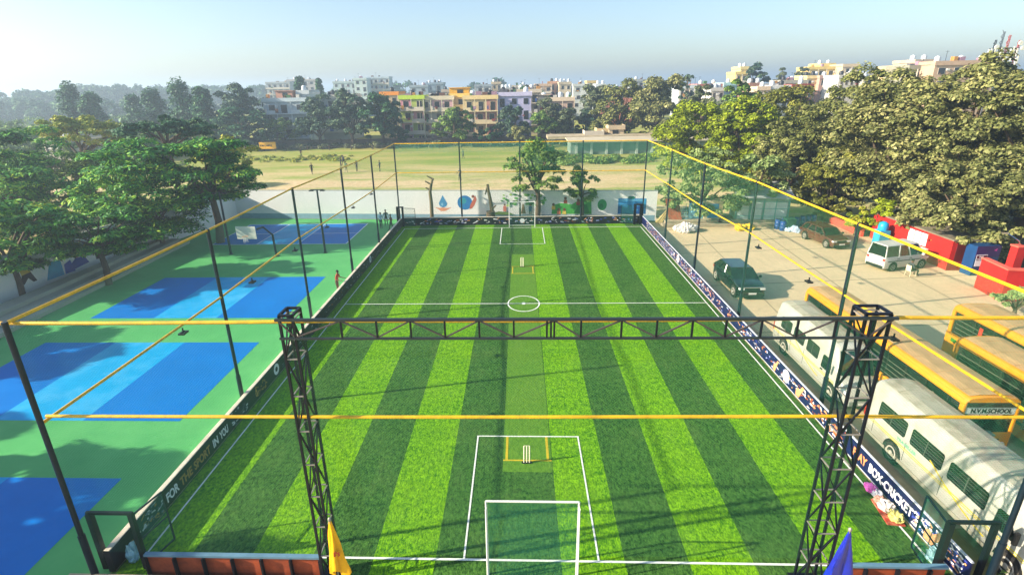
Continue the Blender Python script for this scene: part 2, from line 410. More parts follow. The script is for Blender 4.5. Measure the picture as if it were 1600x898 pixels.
for i in range(46): tr.append((rr.choice(['4f9a3f', '72b052', '2f7a38', '9cc06a']), ell(33.95+rr.uniform(-2.4, 2.4), 2.2+rr.uniform(-.55, .72), rr.uniform(.12, .26), rr.uniform(.08, .16), 7)))
for s_, c_ in ((31.9, 'c46c5a'), (34.75, '35507e'), (35.7, '7f9fb5')): tr += [(c_, rect(s_-.17, s_+.17, 1.0, 1.6)), ('6b4634', ell(s_, 1.74, .12, .13, 8)), ('40352f', rect(s_-.13, s_-.03, .68, 1.0)), ('40352f', rect(s_+.03, s_+.13, .68, 1.0))]
tr.append(('5c7a3a', [(30.2, .62), (31.2, 1.0), (32.4, .9), (33, .62)]))
mural('tree_and_children_mural', tr, 'spreading green tree with three small children under it')
gm = [('3f9a3a', [(37.1, .7), (37.2, 1.7), (38.1, 1.95), (39.3, 1.8), (40.2, 2.3), (40.9, 2.6), (41.4, 2.3), (41.5, .7)]), ('2b7a34', [(39.5, .8), (40.0, 1.6), (40.9, 1.9), (41.3, .8)])]
for s_, z_, c_ in ((37.3, 1.5, 'd9b23a'), (38.6, 2.2, 'a5432f'), (40.0, 2.0, '8f3b30'), (37.9, .95, 'c7704a'), (38.5, .95, 'c7b44a')): gm += [(c_, rect(s_-.2, s_+.2, z_-.3, z_+.1)), ('6b3f2c', ell(s_, z_+.27, .16, .17, 9))]
mural('green_hills_mural', gm, 'green bushes with seated painted children')
mural('green_ball_mural', [('2e8b4a', ell(42.6, 1.75, .5, .62)), ('1f6b3a', ell(42.5, 1.6, .25, .3, 9))])
mural('sea_mural', [('2b86c0', rect(44.3, 47.3, .75, 2.45)), ('14549a', rect(44.3, 47.3, .75, 1.6)), ('2f7a6a', ell(45.7, 2.55, .42, .17, 12, .15)), ('6fb9d6', rect(44.5, 47.1, 2.2, 2.3)), ('3a8fb8', ell(46.2, 1.2, .3, .1, 8))], 'blue sea picture with a turtle on top')
lw = wall('boundary_wall', 'whitewashed wall running along the gallery steps left of the blue courts', [(-32.7, 61.0), (-33.7, 55.6), (-35.6, 44), (-38.6, 20), (-39.5, 6)], 3.28, -.23, M_wallw)

# painted figures on the left wall
seg = [(-35.6, 44), (-38.6, 20)]
LD = Vector((seg[1][0]-seg[0][0], seg[1][1]-seg[0][1], 0)).normalized(); LNn = Vector((-LD.y, LD.x, 0)); LNn = LNn if LNn.x > 0 else -LNn
L0 = Vector((seg[0][0], seg[0][1], 0))-Vector((-32.7, 61, 0))
def lmural(name, s0, shapes, label):
    b = MB(); ms = []
    for i, (c_, pts) in enumerate(shapes):
        m = mat('mural '+c_, c_, .8, var=.12, scale=3)
        if m not in ms: ms.append(m)
        b.cur = ms.index(m); b.prism([(-p[0], p[1]) for p in pts], lambda p, k, i=i: L0+LD*(s0+p[0])+Z*p[1]+LNn*(.006+.002*i+.002*k))
    o = b.build(name, ms, lw); o['label'] = label
lmural('dancer_mural', -4.2, [('b8402c', [(-.8, 2.6), (-.2, 3.0), (.5, 2.7), (.9, 2.0), (.3, 1.9), (-.2, 2.2)]), ('1b1a22', [(-.5, 2.2), (0, 2.3), (.4, 1.8), (.6, .8), (.35, .8), (.2, 1.5), (-.1, 1.2), (0, .6), (-.25, .6), (-.4, 1.3)])], 'painted dancer in red and black')
lmural('batsman_mural', 15.0, [('17171c', [(-.6, 2.5), (0, 2.7), (.5, 2.2), (.9, 1.4), (1.2, .7), (.9, .6), (.5, 1.3), (0, 1.2), (-.3, .5), (-.6, .5), (-.4, 1.5)])], 'painted black running figure')
lmural('yellow_player_mural', 7.4, [('c9a81e', [(-.4, 2.2), (.3, 2.3), (.4, 1.6), (-.3, 1.5)]), ('26242a', [(-.3, 1.5), (.4, 1.6), (.7, .8), (.4, .8), (.1, 1.2), (-.3, .8), (-.5, .9)])], 'painted player in a yellow shirt')
lmural('red_player_mural', 3.0, [('c23b2a', [(-.3, 2.3), (.25, 2.4), (.3, 1.5), (-.3, 1.5)]), ('1c3f96', [(-.9, 1.0), (-.2, 1.5), (.6, 1.4), (.9, .8), (-.8, .6)])], 'painted player in red over a blue mat')
lmural('blue_panel_mural', 5.2, [('2b9ac0', [(-.8, .5), (.7, .5), (.7, 1.7), (-.2, 1.9)]), ('2848a8', [(.8, .5), (1.7, .5), (1.5, 1.5), (.9, 1.3)])], 'painted light blue panel')
lmural('bench_figures_mural', .6, [('2a1b22', [(-.8, .8), (.8, .8), (.8, 1.5), (.2, 1.9), (-.2, 1.4), (-.8, 1.8)]), ('7b2f30', ell(.3, 1.6, .2, .3, 8))], 'painted dark figures on a bench')

# gallery: three long concrete steps with planters cut for the trees
M_gal = mat('weathered concrete steps', '9aa08f', .9, var=.12, scale=1, dirt_or_dapple='6c7264', dscale=.5, damt=.5)
t = thing('spectator_steps', 'long weathered concrete spectator steps under the left wall', 'steps', (-32.2, 50.3, 0))
for k, (w0, h_) in enumerate(((2.6, .28), (1.75, .56), (.95, .84))):
    b = MB(); f0, f1 = Vector((-32.2, 50.3, 0)), Vector((-31.2, 12, 0)); e = .8+.0
    b0, b1 = Vector((-34.6, 50.3+.0, 0)), Vector((-38.6, 12, 0)); o_ = Vector((-32.2, 50.3, 0))
    a = [f0+Vector((-.85*k, -.25*k, 0)), f1+Vector((-.85*k, 0, 0)), f1+Vector((-.85*(k+1)-(0 if k < 2 else 1.4), 0, 0)), f0+Vector((-.85*(k+1)+(.3 if k == 2 else 0), -.25*k, 0))]
    b.add([p-o_ for p in a]+[p-o_+Z*h_ for p in a], [(0, 1, 2, 3), (4, 7, 6, 5), (0, 4, 5, 1), (1, 5, 6, 2), (2, 6, 7, 3), (3, 7, 4, 0)])
    b.build('step', M_gal, t, bevel=.02)

# ------------------------------------------------------------------ hoardings round the pitch
M_cream = mat('cream wall cap', 'd8cfb8', .8, var=.1, scale=2, dirt_or_dapple='9a907a', dscale=1.2, damt=.5)
M_blackp = mat('black printed flex', '10131c', .35, var=.3, scale=3, spec=.5)
M_navy = mat('navy printed flex', '0d1547', .35, var=.2, scale=3, spec=.5)
M_lw = mat('white lettering', 'e8e8ea', .5, var=0); M_gold = mat('gold lettering', 'a8844a', .5, var=.1)
M_org = mat('orange lettering', 'e8905a', .5, var=.1); M_skin_p = mat('printed skin tone', 'd89a6a', .5, var=.15, scale=6)
lb = thing('perimeter_board', 'black board lettered FOR THE SPORT IN YOU beside the blue courts', 'board', (-12.2, 12.3, 0))
b = MB(); b.box(-.05, .14, 0, 44.2, 0, .84); b.build('low_wall', M_cream, lb, bevel=.015)
b = MB(); b.box(.143, .163, 0, 44.2, .05, .82); b.build('board_panel', M_blackp, lb)
b = MB(); b.box(-.06, .163, -.02, -.002, 0, .83); b.build('end_panel', M_blackp, lb)
def onL(u, v):  # pixel -> (y, z) on left board face
    p = atX(u, v, -12.035); return p.y-12.3, p.z
def ltext(s, u, size, z, m, sx=1.0, ital=0):
    y, _ = onL(*u); textobj('lettering', s, size, m, lb, basis((.166, y, z), (0, 1, 0), (0, ital, 1)) if not ital else basis((.166, y, z), (0, 1, 0), (0, 0, 1)), .03, .003, sx)
def ymark(u, v, X): return atX(u, v, X).y
yA = ymark(262, 786, -12.03)-12.3
for s_, m_, a_, e_ in (('FOR', M_lw, (262, 783), (279, 756)), ('THE', M_gold, (282, 753), (300, 731)), ('SPORT', M_gold, (304, 730), (328, 698)), ('IN', M_lw, (334, 697), (341, 686)), ('YOU', M_lw, (344, 683), (356, 667))):
    y0_, y1_ = onL(*a_)[0], onL(*e_)[0]; textobj('lettering', s_, .50, m_, lb, basis((.166, y0_, .23), (0, 1, 0), (0, 0, 1)), .03, .003, 1, y1_-y0_)
def splash(parent, x, y0, y1, seed, n, cols, zmax=.72, sgn=1, off=0):
    """abstract printed splashes: thin slanted strokes on the board face"""
    rr = random.Random(seed); b = MB(); ms = []
    for i in range(n):
        m = mat('print '+(c_ := rr.choice(cols)), c_, .45, var=.1)
        if m not in ms: ms.append(m)
        b.cur = ms.index(m); y = rr.uniform(y0, y1); z = rr.uniform(.14, zmax); a = rr.uniform(-.9, .9); l = rr.uniform(.06, .3); w_ = rr.uniform(.02, .09)
        d = (math.cos(a)*l, math.sin(a)*l*.6); nrm = (-math.sin(a)*w_, math.cos(a)*w_)
        pts = [(y, z), (y+d[0], min(.78, z+d[1])), (y+d[0]*.8+nrm[0], min(.79, z+d[1]*.8+nrm[1])), (y+nrm[0]*.8, min(.79, z+nrm[1]*.8))]
        b.prism(pts, lambda p, k, i=i: (x+sgn*(.002+.0007*(i % 9)+.002*k), p[0], p[1]))
    return b.build('printed_pattern', ms, parent)
def disc(parent, x, y, z, r, m, m2, sgn, axis='x'):
    b = MB(); b.cur = 0; b.lathe([(r, 0), (r, .004*sgn)], (x, y, z), 24, 'x'); b.cur = 1
    b.lathe([(r*.45, .005*sgn), (r*.45, .007*sgn)], (x, y, z), 16, 'x')
    return b.build('round_emblem', [m, m2], parent)
M_emb = mat('emblem grey', '9aa4b4', .5, var=.1)
y_ = onL(432, 577)[0]; disc(lb, .166, y_, .46, .30, M_lw, M_blackp, 1)
y_ = onL(579, 409)[0]; disc(lb, .166, y_, .46, .30, M_lw, M_emb, 1)
splash(lb, .164, onL(205, 850)[0], onL(255, 790)[0], 1, 60, ['a8844a', 'c8ccd6', '2c3348', '6a7390'])
splash(lb, .164, onL(360, 665)[0], onL(385, 635)[0], 2, 50, ['c8ccd6', '2c3348', '596380'])
splash(lb, .164, onL(398, 620)[0], onL(415, 600)[0], 9, 30, ['a8844a', 'c8a060'])
splash(lb, .164, onL(438, 570)[0], 43, 3, 260, ['c8ccd6', '2c3348', '8a93a8', 'a8704a', '596380'])

rb = thing('perimeter_board', 'navy board lettered PLAY BOX-CRICKET beside the parked white buses', 'board', (13.85, 12.3, 0))
b = MB(); b.box(-.02, .02, 0, 44.0, .03, .86); b.build('board_panel', M_navy, rb)
b = MB(); b.box(-.035, .035, 0, 44.0, .86, .9); b.box(-.035, -.022, 0, 44., .03, .06); b.build('edge_strip', mat('pale board edge', 'c9ced6', .5), rb)
def ry(u, v): return atX(u, v, 13.83).y-12.3
def rtext(s, u, size, z, m, sx=1.):
    textobj('lettering', s, size, m, rb, basis((-.024, ry(*u), z), (0, -1, 0), (0, 0, 1)), .035, .003, sx)
for s_, m_, a_, e_ in (('PLAY', M_org, (1334, 701), (1355, 721)), ('BOX-CRICKET', M_lw, (1359, 725), (1429, 793))):
    y0_, y1_ = ry(*a_), ry(*e_); textobj('lettering', s_, .48, m_, rb, basis((-.024, y0_, .27), (0, -1, 0), (0, 0, 1)), .035, .003, 1, y0_-y1_)
for (u, v) in ((1228, 589), (1059, 408)): disc(rb, -.024, ry(u, v), .46, .33, M_lw, M_emb, -1)
cols = ['e8e8ea', '8f9ad0', 'd89a6a', '3a48a0', 'c8ccd6', 'b0603a']
splash(rb, -.022, ry(1262, 640), ry(1120, 480), 5, 150, cols, sgn=-1)
splash(rb, -.022, ry(1115, 480), 42, 6, 420, cols, sgn=-1)
splash(rb, -.022, .1, ry(1430, 810), 7, 120, ['e8e8ea', 'd89a6a', 'e8e8ea', '3a48a0'], sgn=-1)
splash(rb, -.022, ry(1320, 690), ry(1262, 640), 8, 90, ['e8e8ea', 'd89a6a', 'b0603a'], sgn=-1)
def player_print(parent, x, y, s, m, sgn):   # printed arm-like shape
    b = MB(); pts = [(0, .1), (.25, .1), (.4, .45), (.55, .75), (.38, .78), (.22, .5), (.1, .55), (-.02, .4)]
    b.prism(pts, lambda p, k: (x+sgn*(.009+.002*k), y-p[0]*s, p[1])); b.build('printed_arm', m, parent)
player_print(rb, -.022, ry(1245, 605), 1.2, M_skin_p, -1); player_print(rb, -.022, ry(1210, 565), .8, M_skin_p, -1); player_print(rb, -.022, ry(1445, 830), 1.4, M_skin_p, -1)

fb = thing('perimeter_board', 'low black printed board across the far end of the pitch', 'board', (-12.0, 56.6, 0))
b = MB(); b.box(0, 25.8, 0, .05, 0, .82); b.build('board_panel', M_blackp, fb)
b = MB(); b.box(0, 25.8, .052, .22, 0, .86); b.build('low_wall', M_cream, fb, bevel=.01)
rr = random.Random(11); b = MB(); ms = []
for i in range(150):
    c_ = rr.choice(['e8e8ea', '8f9ad0', 'd89a6a', '3a48a0', 'c8ccd6', 'b0603a', 'e8e8ea']); m = mat('print '+c_, c_, .45, var=.1)
    if m not in ms: ms.append(m)
    b.cur = ms.index(m); x = rr.uniform(.3, 25.2); z = rr.uniform(.12, .62); a = rr.uniform(-.9, .9); l = rr.uniform(.1, .5); w_ = rr.uniform(.03, .11)
    b.prism([(x, z), (x+l*math.cos(a), min(.75, max(.08, z+l*math.sin(a)*.5))), (x+l*math.cos(a)*.8, min(.78, max(.1, z+l*math.sin(a)*.5+w_))), (x, z+w_)], lambda p, k, i=i: (p[0], -.002-.0007*(i % 9)-.002*k, p[1]))
b.build('printed_pattern', ms, fb)
b = MB(); b.lathe([(.26, -.010), (.26, -.014)], (13.05, 0, .42), 20, 'y'); b.build('round_emblem', M_lw, fb)

M_rust = mat('rust red plywood', '9a4420', .7, var=.25, scale=3, dirt_or_dapple='5a2412', dscale=1.6, damt=.7)
M_blu = mat('grey blue steel', '5b7f92', .4, var=.15)
M_dst = mat('dark navy steel', '040a14', .5, var=.15, scale=3, spec=.3)
for x0, x1, lab in ((-10.75, -5.35, 'rust red ribbed panel wall at the near end, left of the yellow flag'), (9.75, 12.95, 'rust red ribbed panel wall at the near end, behind the blue flag')):
    t = thing('end_panel', lab, 'panel wall', (x0, 12.1, 0)); L_ = x1-x0
    b = MB(); b.box(0, L_, 0, .04, .02, .9); b.build('panel', M_rust, t)
    b = MB(); b.box(-.02, L_+.02, -.06, .08, .9, .97); b.build('top_rail', M_blu, t)
    for i in range(int(L_/.9)+1):
        b = MB(); b.box(i*.9, i*.9+.05, -.13, -.002, .02, .9); b.build('rib', M_dst, t)
M_led = mat('pale ledge concrete', 'b6a288', .85, var=.15, scale=2, dirt_or_dapple='6f6352', dscale=1.5, damt=.5)
b = MB(); b.box(-13.2, -5.4, 9.6, 11.95, 0, .3); b.box(9.7, 15.2, 9.6, 11.95, 0, .3)
tag(b.build('entrance_apron', M_led, bevel=.02), kind='structure')
# ------------------------------------------------------------------ net cage
M_post = mat('dark teal painted post', '051a26', .45, var=.12, scale=2, spec=.35)
M_yel = mat('yellow rail paint', 'e8b40c', .45, var=.16, scale=1.5, dirt_or_dapple='8a6a1c', dscale=3.5, damt=.5, spec=.5)
M_clamp = mat('black lamp casing', '15171a', .4)
HT = 8.7; HM = 5.68
def fence(name, label, P, net0, posts_r=.075, midh=HM, first=True, last=True, rail_r=.05, rsag=.015, netm=None, z0=.86, skipmid=()):
    """P: list of ground points of the posts"""
    O = Vector((*P[0], 0)); t = thing('net_fence', label, 'net fence', O)
    Q = [Vector((*p, 0))-O for p in P]
    for i, p in enumerate(Q):
        if (i == 0 and not first) or (i == len(Q)-1 and not last): continue
        b = MB(); b.tube([p, p+Z*1.75], posts_r*1.35, 10); b.tube([p+Z*1.75, p+Z*(HT+.05)], posts_r, 10); b.lathe([(posts_r*1.7, 0), (posts_r*1.7, .03)], p, 10)
        b.build('post', M_post, t, smooth=40)
    for nm, h, r in (('top_rail', HT, rail_r), ('mid_rail', midh, rail_r*.92)):
        b = MB()
        for i, (p, q) in enumerate(zip(Q[:-1], Q[1:])):
            pts = [p.lerp(q, k/8)+Z*(h-rsag*math.sin(math.pi*k/8)) for k in range(9)]
            b.tube(pts, r, 8)
        b.build(nm, M_yel, t, smooth=50)
    p, q = Q[0], Q[-1]
    netplane('net', p+Z*z0, q-p, Z*(midh-z0), M_net, t, .05, 24, 6)
    netplane('upper_net', p+Z*midh, q-p, Z*(HT-midh), netm or M_netmid, t, .05, 24, 6)
    return t
PL = [(-12.45, 12.0), (-12.4, 21.4), (-12.75, 31.2), (-12.4, 39.3), (-12.2, 47.0), (-12.4, 57.0)]
fl = fence('net_fence', 'green net fence on dark posts with yellow rails along the blue courts', PL, 0)
PR = [(14.35, 12.2), (14.3, 21.3), (14.45, 31.3), (14.0, 39.0), (14.0, 47.6), (13.85, 56.4)]
fr = fence('net_fence', 'green net fence on dark posts with yellow rails along the parking yard', PR, 0, netm=M_netup)
PF = [(-12.4, 57.0), (atY(717, 226, 56.8).x, 56.9), (atY(812, 225, 56.8).x, 56.8), (atY(911, 223, 56.7).x, 56.6), (13.85, 56.4)]
ff = fence('net_fence', 'green net fence closing the far end of the pitch', PF, 0, first=False, last=False)
netplane('doubled_net_band', (0, 0, 7.75), Vector((26.25, -.6, 0)), Z*.9, M_netd, ff, .05)
# near end: rails run between corner posts and past the truss towers
PN = [(-12.45, 12.0), (14.35, 12.2)]
O = Vector((-12.45, 12.0, 0)); fn = thing('net_fence', 'near end net fence hung from long yellow rails across the foreground', 'net fence', O)
for nm, h, r in (('top_rail', HT-.07, .05), ('mid_rail', 5.79, .048)):
    b = MB()
    segs = [(-1.6, 8.7), (8.7, 22.1), (22.1, 30.5)] if nm == 'top_rail' else [(0, 21.55), (21.75, 30.5)]
    for x0, x1 in segs:
        b.tube([Vector((x0+(x1-x0)*k/10, .22+.2*(x0+(x1-x0)*k/10)/26.8, h-.03*math.sin(math.pi*k/10))) for k in range(11)], r, 10)
    b.build(nm, M_yel, fn, smooth=50)
netplane('net', (0, .16, .95), Vector((26.8, .2, 0)), Z*(HT-.95), M_net, fn, .06, 24, 6)
0 and netplane('doubled_net_band', (10.9, .2, .05), Vector((5.0, .05, 0)), Z*2.2, M_goalnet, fn, .03)
rn = netplane('roof_net', (-12.4, 12.2, HT-.02), Vector((26.3, 0, 0)), Vector((0, 44.5, 0)), M_roofnet, None, 0, 2, 2)
tag(rn, 'thin net stretched flat over the top of the whole pitch', 'roof net')
# floodlights hung under the side rails
def floodlight():
    t = thing('floodlight', 'x', 'floodlight')
    b = MB(); b.bar((0, 0, 0), (0, 0, -.16), .04); b.bar((-.12, 0, -.16), (.12, 0, -.16), .03); b.build('bracket', M_dst, t)
    b = MB(); b.box(-.17, .17, -.12, .12, -.24, -.17); b.build('lamp_casing', M_clamp, t, bevel=.01)
    b = MB(); b.box(-.14, .14, -.09, .09, -.25, -.242); b.build('lens', mat('dusty lamp lens', 'c8ccc8', .3), t)
    return t
fp = floodlight(); first = True
for X, ys, side in ((-12.4, (18.3, 24.0, 29.3, 34.8, 40.9, 46.4), 'left'), (14.15, (17.7, 23.6, 29.1, 35.2, 41.5, 48.0), 'right')):
    for i, y in enumerate(ys):
        o = fp if first else copy_tree(fp); first = False
        o.location = (X+(.1 if X < 0 else -.1), y, HM-.05); o.rotation_euler = (0, 0, R(90)); o['group'] = 'floodlights under the side rails'
        o['label'] = ('small black floodlight, number %s from the near end under the %s fence rail' % (['one', 'two', 'three', 'four', 'five', 'six'][i], 'blue court side' if side == 'left' else 'parking side'))

# ------------------------------------------------------------------ lattice goal-post truss at the near end
M_lat = mat('navy lattice steel', '04091a', .45, var=.15, scale=3, spec=.35)
M_weld = mat('worn steel edge', '8f8a84', .45, metal=.3)
tt = thing('truss_portal', 'dark lattice steel portal of two towers and a beam across the near end', 'truss', (-5.1, 12.0, 0))
def tower(x0, x1, y0, y1, h):
    cs = [(x0, y0), (x1, y0), (x1, y1), (x0, y1)]; tw = None
    for x, y in cs:
        p = MB(); p.bar((x, y, 0), (x, y, h), .062)
        if tw is None: tw = p.build('tower_chord', M_lat, tt)
        else: p.build('tower_chord', M_lat, tt)
    n = 8; dz = h/n
    for i in range(n+1):
        w_ = MB(); z = i*dz
        for a, c_ in zip(cs, cs[1:]+cs[:1]): w_.bar((*a, z), (*c_, z), .03)
        w_.build('tower_rung', M_weld, tt)
    for i in range(n):
        b = MB()
        for k, (a, c_) in enumerate(zip(cs, cs[1:]+cs[:1])):
            z0, z1 = (i*dz, (i+1)*dz) if (i+k) % 2 else ((i+1)*dz, i*dz)
            b.bar((*a, z0), (*c_, z1), .034)
        b.build('tower_brace', M_lat, tt)
    q = MB(); q.box(x0-.15, x1+.15, y0-.15, y1+.15, -.0, .02); q.build('base_plate', M_dst, tt)
    q = MB()
    for a, c_ in zip(cs, cs[1:]+cs[:1]): q.bar((*a, h+.12), (*c_, h+.12), .06); q.bar((*a, h), (*a, h+.12), .06)
    q.build('tower_cap', M_lat, tt)
tower(-.17, .17, 0, .5, 8.78)
tower(14.1, 14.68, 0, .5, 8.78)
mch = mat('weathered teal steel', '1c2a30', .4, var=.2, scale=4, spec=.5)
for x0_, x1_, z_, w0 in ((-.25, 14.8, 8.82, .07), (-.2, 14.7, 8.31, .055)): b = MB(); b.bar((x0_, -.08, z_), (x1_, -.08, z_), w0); b.build('beam_chord', mch, tt)
vx = [0.21, 1.4, 2.29, 3.14, 3.99, 4.84, 5.69, 6.5, 6.6, 6.68, 7.33, 8.31, 9.16, 10.01, 10.81, 11.65, 12.5, 13.39, 14.19]
b = MB(); up_ = True; last = -.17
for i, x in enumerate(vx):
    b = MB(); b.bar((x, -.08, 8.33), (x, -.08, 8.8), .045); b.build('beam_post', M_lat, tt)
w_ = MB()
main = [x for x in vx if x not in (6.5, 6.6)]
for i, (a, c_) in enumerate(zip([-.17]+main, main+[14.7])):
    z0, z1 = (8.79, 8.34) if i % 2 == 0 else (8.34, 8.79); w_.bar((a, -.08, z0), (c_, -.08, z1), .035)
w_.build('beam_diagonal', mat('worn truss diagonal', '453f40', .45, var=.2), tt)

# ------------------------------------------------------------------ corner gates (door frame + open leaf)
def gate(loc, wdt, h, leafang, lab, side=1, thick=.2, lw=1.0):
    t = thing('corner_gate', lab, 'gate', loc, 0, 'corner gates of the pitch')
    b = MB(); b.bar((0, 0, 0), (0, 0, h), thick); b.build('gate_post', M_dst, t)
    b = MB(); b.bar((wdt, 0, 0), (wdt, 0, h), thick*.8); b.build('gate_post', M_dst, t)
    b = MB(); b.bar((-thick/2, 0, h+.03), (wdt+thick/2, 0, h+.03), thick*.55); b.build('lintel', M_dst, t)
    hx = wdt if side > 0 else 0
    b = MB(); d = Vector((math.cos(leafang), math.sin(leafang), 0))*lw; o_ = Vector((hx, .1, 0))
    c4 = [o_+Z*.1, o_+d+Z*.1, o_+d+Z*(h-.1), o_+Z*(h-.1)]
    for a, c_ in zip(c4, c4[1:]+c4[:1]): b.bar(a, c_, .045)
    b.bar(o_+Z*h*.5, o_+d+Z*h*.5, .035)
    lf = b.build('gate_leaf', M_post, t)
    netplane('gate_net', o_+Z*.1, d, Z*(h-.2), M_goalnet, lf, 0, 2, 2)
    return t
gate((-12.45, 12.45, 0), 1.3, 2.15, R(75), 'dark steel gate frame with an open leaf at the near left corner', 1, .16)
gate((13.0, 12.45, 0), 1.25, 2.2, R(80), 'dark steel gate frame with an open leaf beside the near white bus', -1, .16, 1.1)
gate((-12.4, 56.2, 0), .55, 2.1, R(-12), 'dark steel gate at the far corner by the three standing people', 1, .24, 1.4)
gate((13.0, 56.2, 0), .6, 2.1, R(168), 'dark steel gate at the far corner beside the sea mural', -1, .24, 1.4)

# ------------------------------------------------------------------ goals, stumps
M_goal = mat('white goal tube', 'e8e8e4', .35, var=.04, spec=.6)
def goal(x0, x1, y, h, dy, lab):
    t = thing('football_goal', lab, 'goal', ((x0+x1)/2, y, 0), 0, 'small football goals'); hw = (x1-x0)/2
    for s_ in (-1, 1):
        b = MB(); b.tube([(s_*hw, 0, 0), (s_*hw, 0, h)], .033, 10); b.build('goal_post', M_goal, t, smooth=40)
        b = MB(); b.tube([(s_*hw, 0, h), (s_*hw, dy*.5, h*.96), (s_*hw, dy, .03), (s_*hw, 0, .03)], .022, 8); b.build('side_frame', M_goal, t, smooth=40)
    b = MB(); b.tube([(-hw, 0, h), (hw, 0, h)], .034, 10); b.build('crossbar', M_goal, t, smooth=40)
    b = MB(); b.tube([(-hw, dy, .05), (hw, dy, .05)], .03, 8); b.build('ground_bar', M_goal, t, smooth=40)
    netplane('goal_net', (-hw, dy*.9, .05), (2*hw, 0, 0), Vector((0, -dy*.85, h)), M_goalnet, t, .03, 6, 6)
goal(-.28, 2.42, 12.42, 2.82, -.35, 'white framed goal with green net at the near end')
goal(-.33, 2.39, 55.4, 2.7, .6, 'white framed goal at the far end in front of the black board')
M_st = mat('pale yellow wood', 'e3dcc0', .5, var=.1)
def stumps(x, y, lab, dx=.11, r=.028):
    t = thing('cricket_stumps', lab, 'stumps', (x, y, 0), 0, 'cricket stumps')
    for i in (-1, 0, 1): b = MB(); b.lathe([(r, 0), (r, .76), (r*.6, .8)], (i*dx, 0, .02), 10); b.build('stump', M_st, t, smooth=40)
    for i in (-1, 0): b = MB(); b.tube([(i*dx+.01, 0, .83), (i*dx+.1, 0, .83)], .012, 6); b.build('bail', M_st, t)
    b = MB(); b.box(-.2, .2, -.06, .06, .022, .045); b.build('stump_base', M_dst, t)
stumps(.98, 17.6, 'three pale cricket stumps with bails at the near end of the green strip')
stumps(.95, 42.1, 'cricket stumps at the far end of the green strip')

# ------------------------------------------------------------------ flags
def flag(top, drop, wdt, m, lab, emblem=None, seed=0):
    t = thing('flag', lab, 'flag', (top[0], top[1], 0))
    b = MB(); b.tube([(0, 0, 0), (0, 0, top[2])], .02, 8); b.lathe([(.0, .1), (.045, .06), (.05, 0), (.02, -.05)], (0, 0, top[2]), 10); b.build('flag_pole', M_weld, t, smooth=50)
    n = 28; secs = []; rr = random.Random(seed); ph = rr.uniform(0, 6)
    for k in range(15):
        f = k/14; z = top[2]-.03-f*drop; s_ = .03+wdt*(f**.85)*.5
        ring = []
        for i in range(n):
            a = 2*math.pi*i/n; q = 1+.42*math.sin(4*a+ph+f*2.2)*min(1, f*3)+.16*math.sin(9*a-ph+f*5)*f+.12*math.sin(2*a+f*7+ph)
            ring.append((s_*q*math.cos(a)+(.06*f), s_*.45*q*math.sin(a), z+(.13*math.sin(3*a+ph) if k == 14 else .02*math.sin(3*a+ph+k))))
        secs.append(ring)
    b = MB(); b.loft(secs, cap=False); c_ = b.build('cloth', m, t, smooth=60)
    if emblem:
        # the small painted sign lies on the camera-side folds
        b = MB(); zc = top[2]-drop*.6
        for pts in ([(-.02, .06), (.06, .1), (.09, .02), (.02, .0), (.05, -.06), (-.03, -.1)], [(.09, .05), (.14, .09), (.15, -.04), (.1, -.08)]):
            b.prism(pts, lambda p, k: (p[0]+.04, -wdt*.225-.03-.01*k, zc+p[1]))
        b.build('emblem', emblem, c_)
M_fy = mat('marigold flag cloth', 'f0b000', .6, var=.12, scale=5); M_fb = mat('royal blue satin flag cloth', '08209a', .3, var=.2, scale=5, spec=.8)
flag(tuple(atY(515, 812, 11.3)), 1.8, .40, M_fy, 'limp yellow flag with a red-brown emblem beside the left lattice tower', mat('red brown dye', '8f3a10', .6), 1)
flag(tuple(atY(1328, 828, 11.3)), 2.1, .68, M_fb, 'shiny royal blue flag hanging beside the right lattice tower', None, 5)

# rubbish tray on the turf
t = thing('litter_tray', 'red tray heaped with crumpled plastic and cloth on the turf by the navy board', 'tray', (13.45, 15.3, .012), R(-8))
b = MB(); b.box(-.28, .28, -.75, .45, .0, .04); b.build('tray', mat('faded red tray', 'a83a2c', .6, var=.3, scale=5, dirt_or_dapple='d8b48a', dscale=4, damt=.7), t, bevel=.01)
def crumple(name, c_, loc, s_, seed, parent, flat=.6):
    rr = np.random.default_rng(seed); bm = bmesh.new(); bmesh.ops.create_icosphere(bm, subdivisions=3, radius=1)
    for v in bm.verts:
        k = .72+.5*rr.random(); v.co = Vector((v.co.x*s_[0]*k, v.co.y*s_[1]*k, max(-.0, (v.co.z+.55)*s_[2]*k*flat)))
    me = bpy.data.meshes.new(name); bm.to_mesh(me); bm.free(); me.materials.append(c_)
    o = bpy.data.objects.new(name, me); o.location = loc; return link(o, parent)
crumple('plastic_wrap', mat('milky plastic', 'd8cdc4', .3, var=.2, scale=8), (0, .0, .04), (.24, .3, .3), 1, t)
crumple('yellow_cloth', mat('pale yellow cloth', 'c8c070', .8, var=.3, scale=8), (.08, -.45, .04), (.22, .26, .28), 2, t)
crumple('cloth_scrap', mat('pink beige cloth', 'c08a78', .8, var=.3, scale=8), (-.05, .3, .04), (.2, .2, .2), 3, t)
o = crumple('plastic_bag', mat('pink plastic bag', 'd060b8', .35, var=.2, scale=6), (13.5, 16.25, .012), (.17, .24, .3), 4, None); tag(o, 'crumpled pink plastic bag on the white sideline', 'bag')
o = crumple('plastic_bag', mat('white plastic bag', 'd8d8dc', .35, var=.2, scale=6), (13.55, 15.95, .012), (.15, .2, .25), 5, None); tag(o, 'crumpled white plastic bag between pink bag and red tray', 'bag')
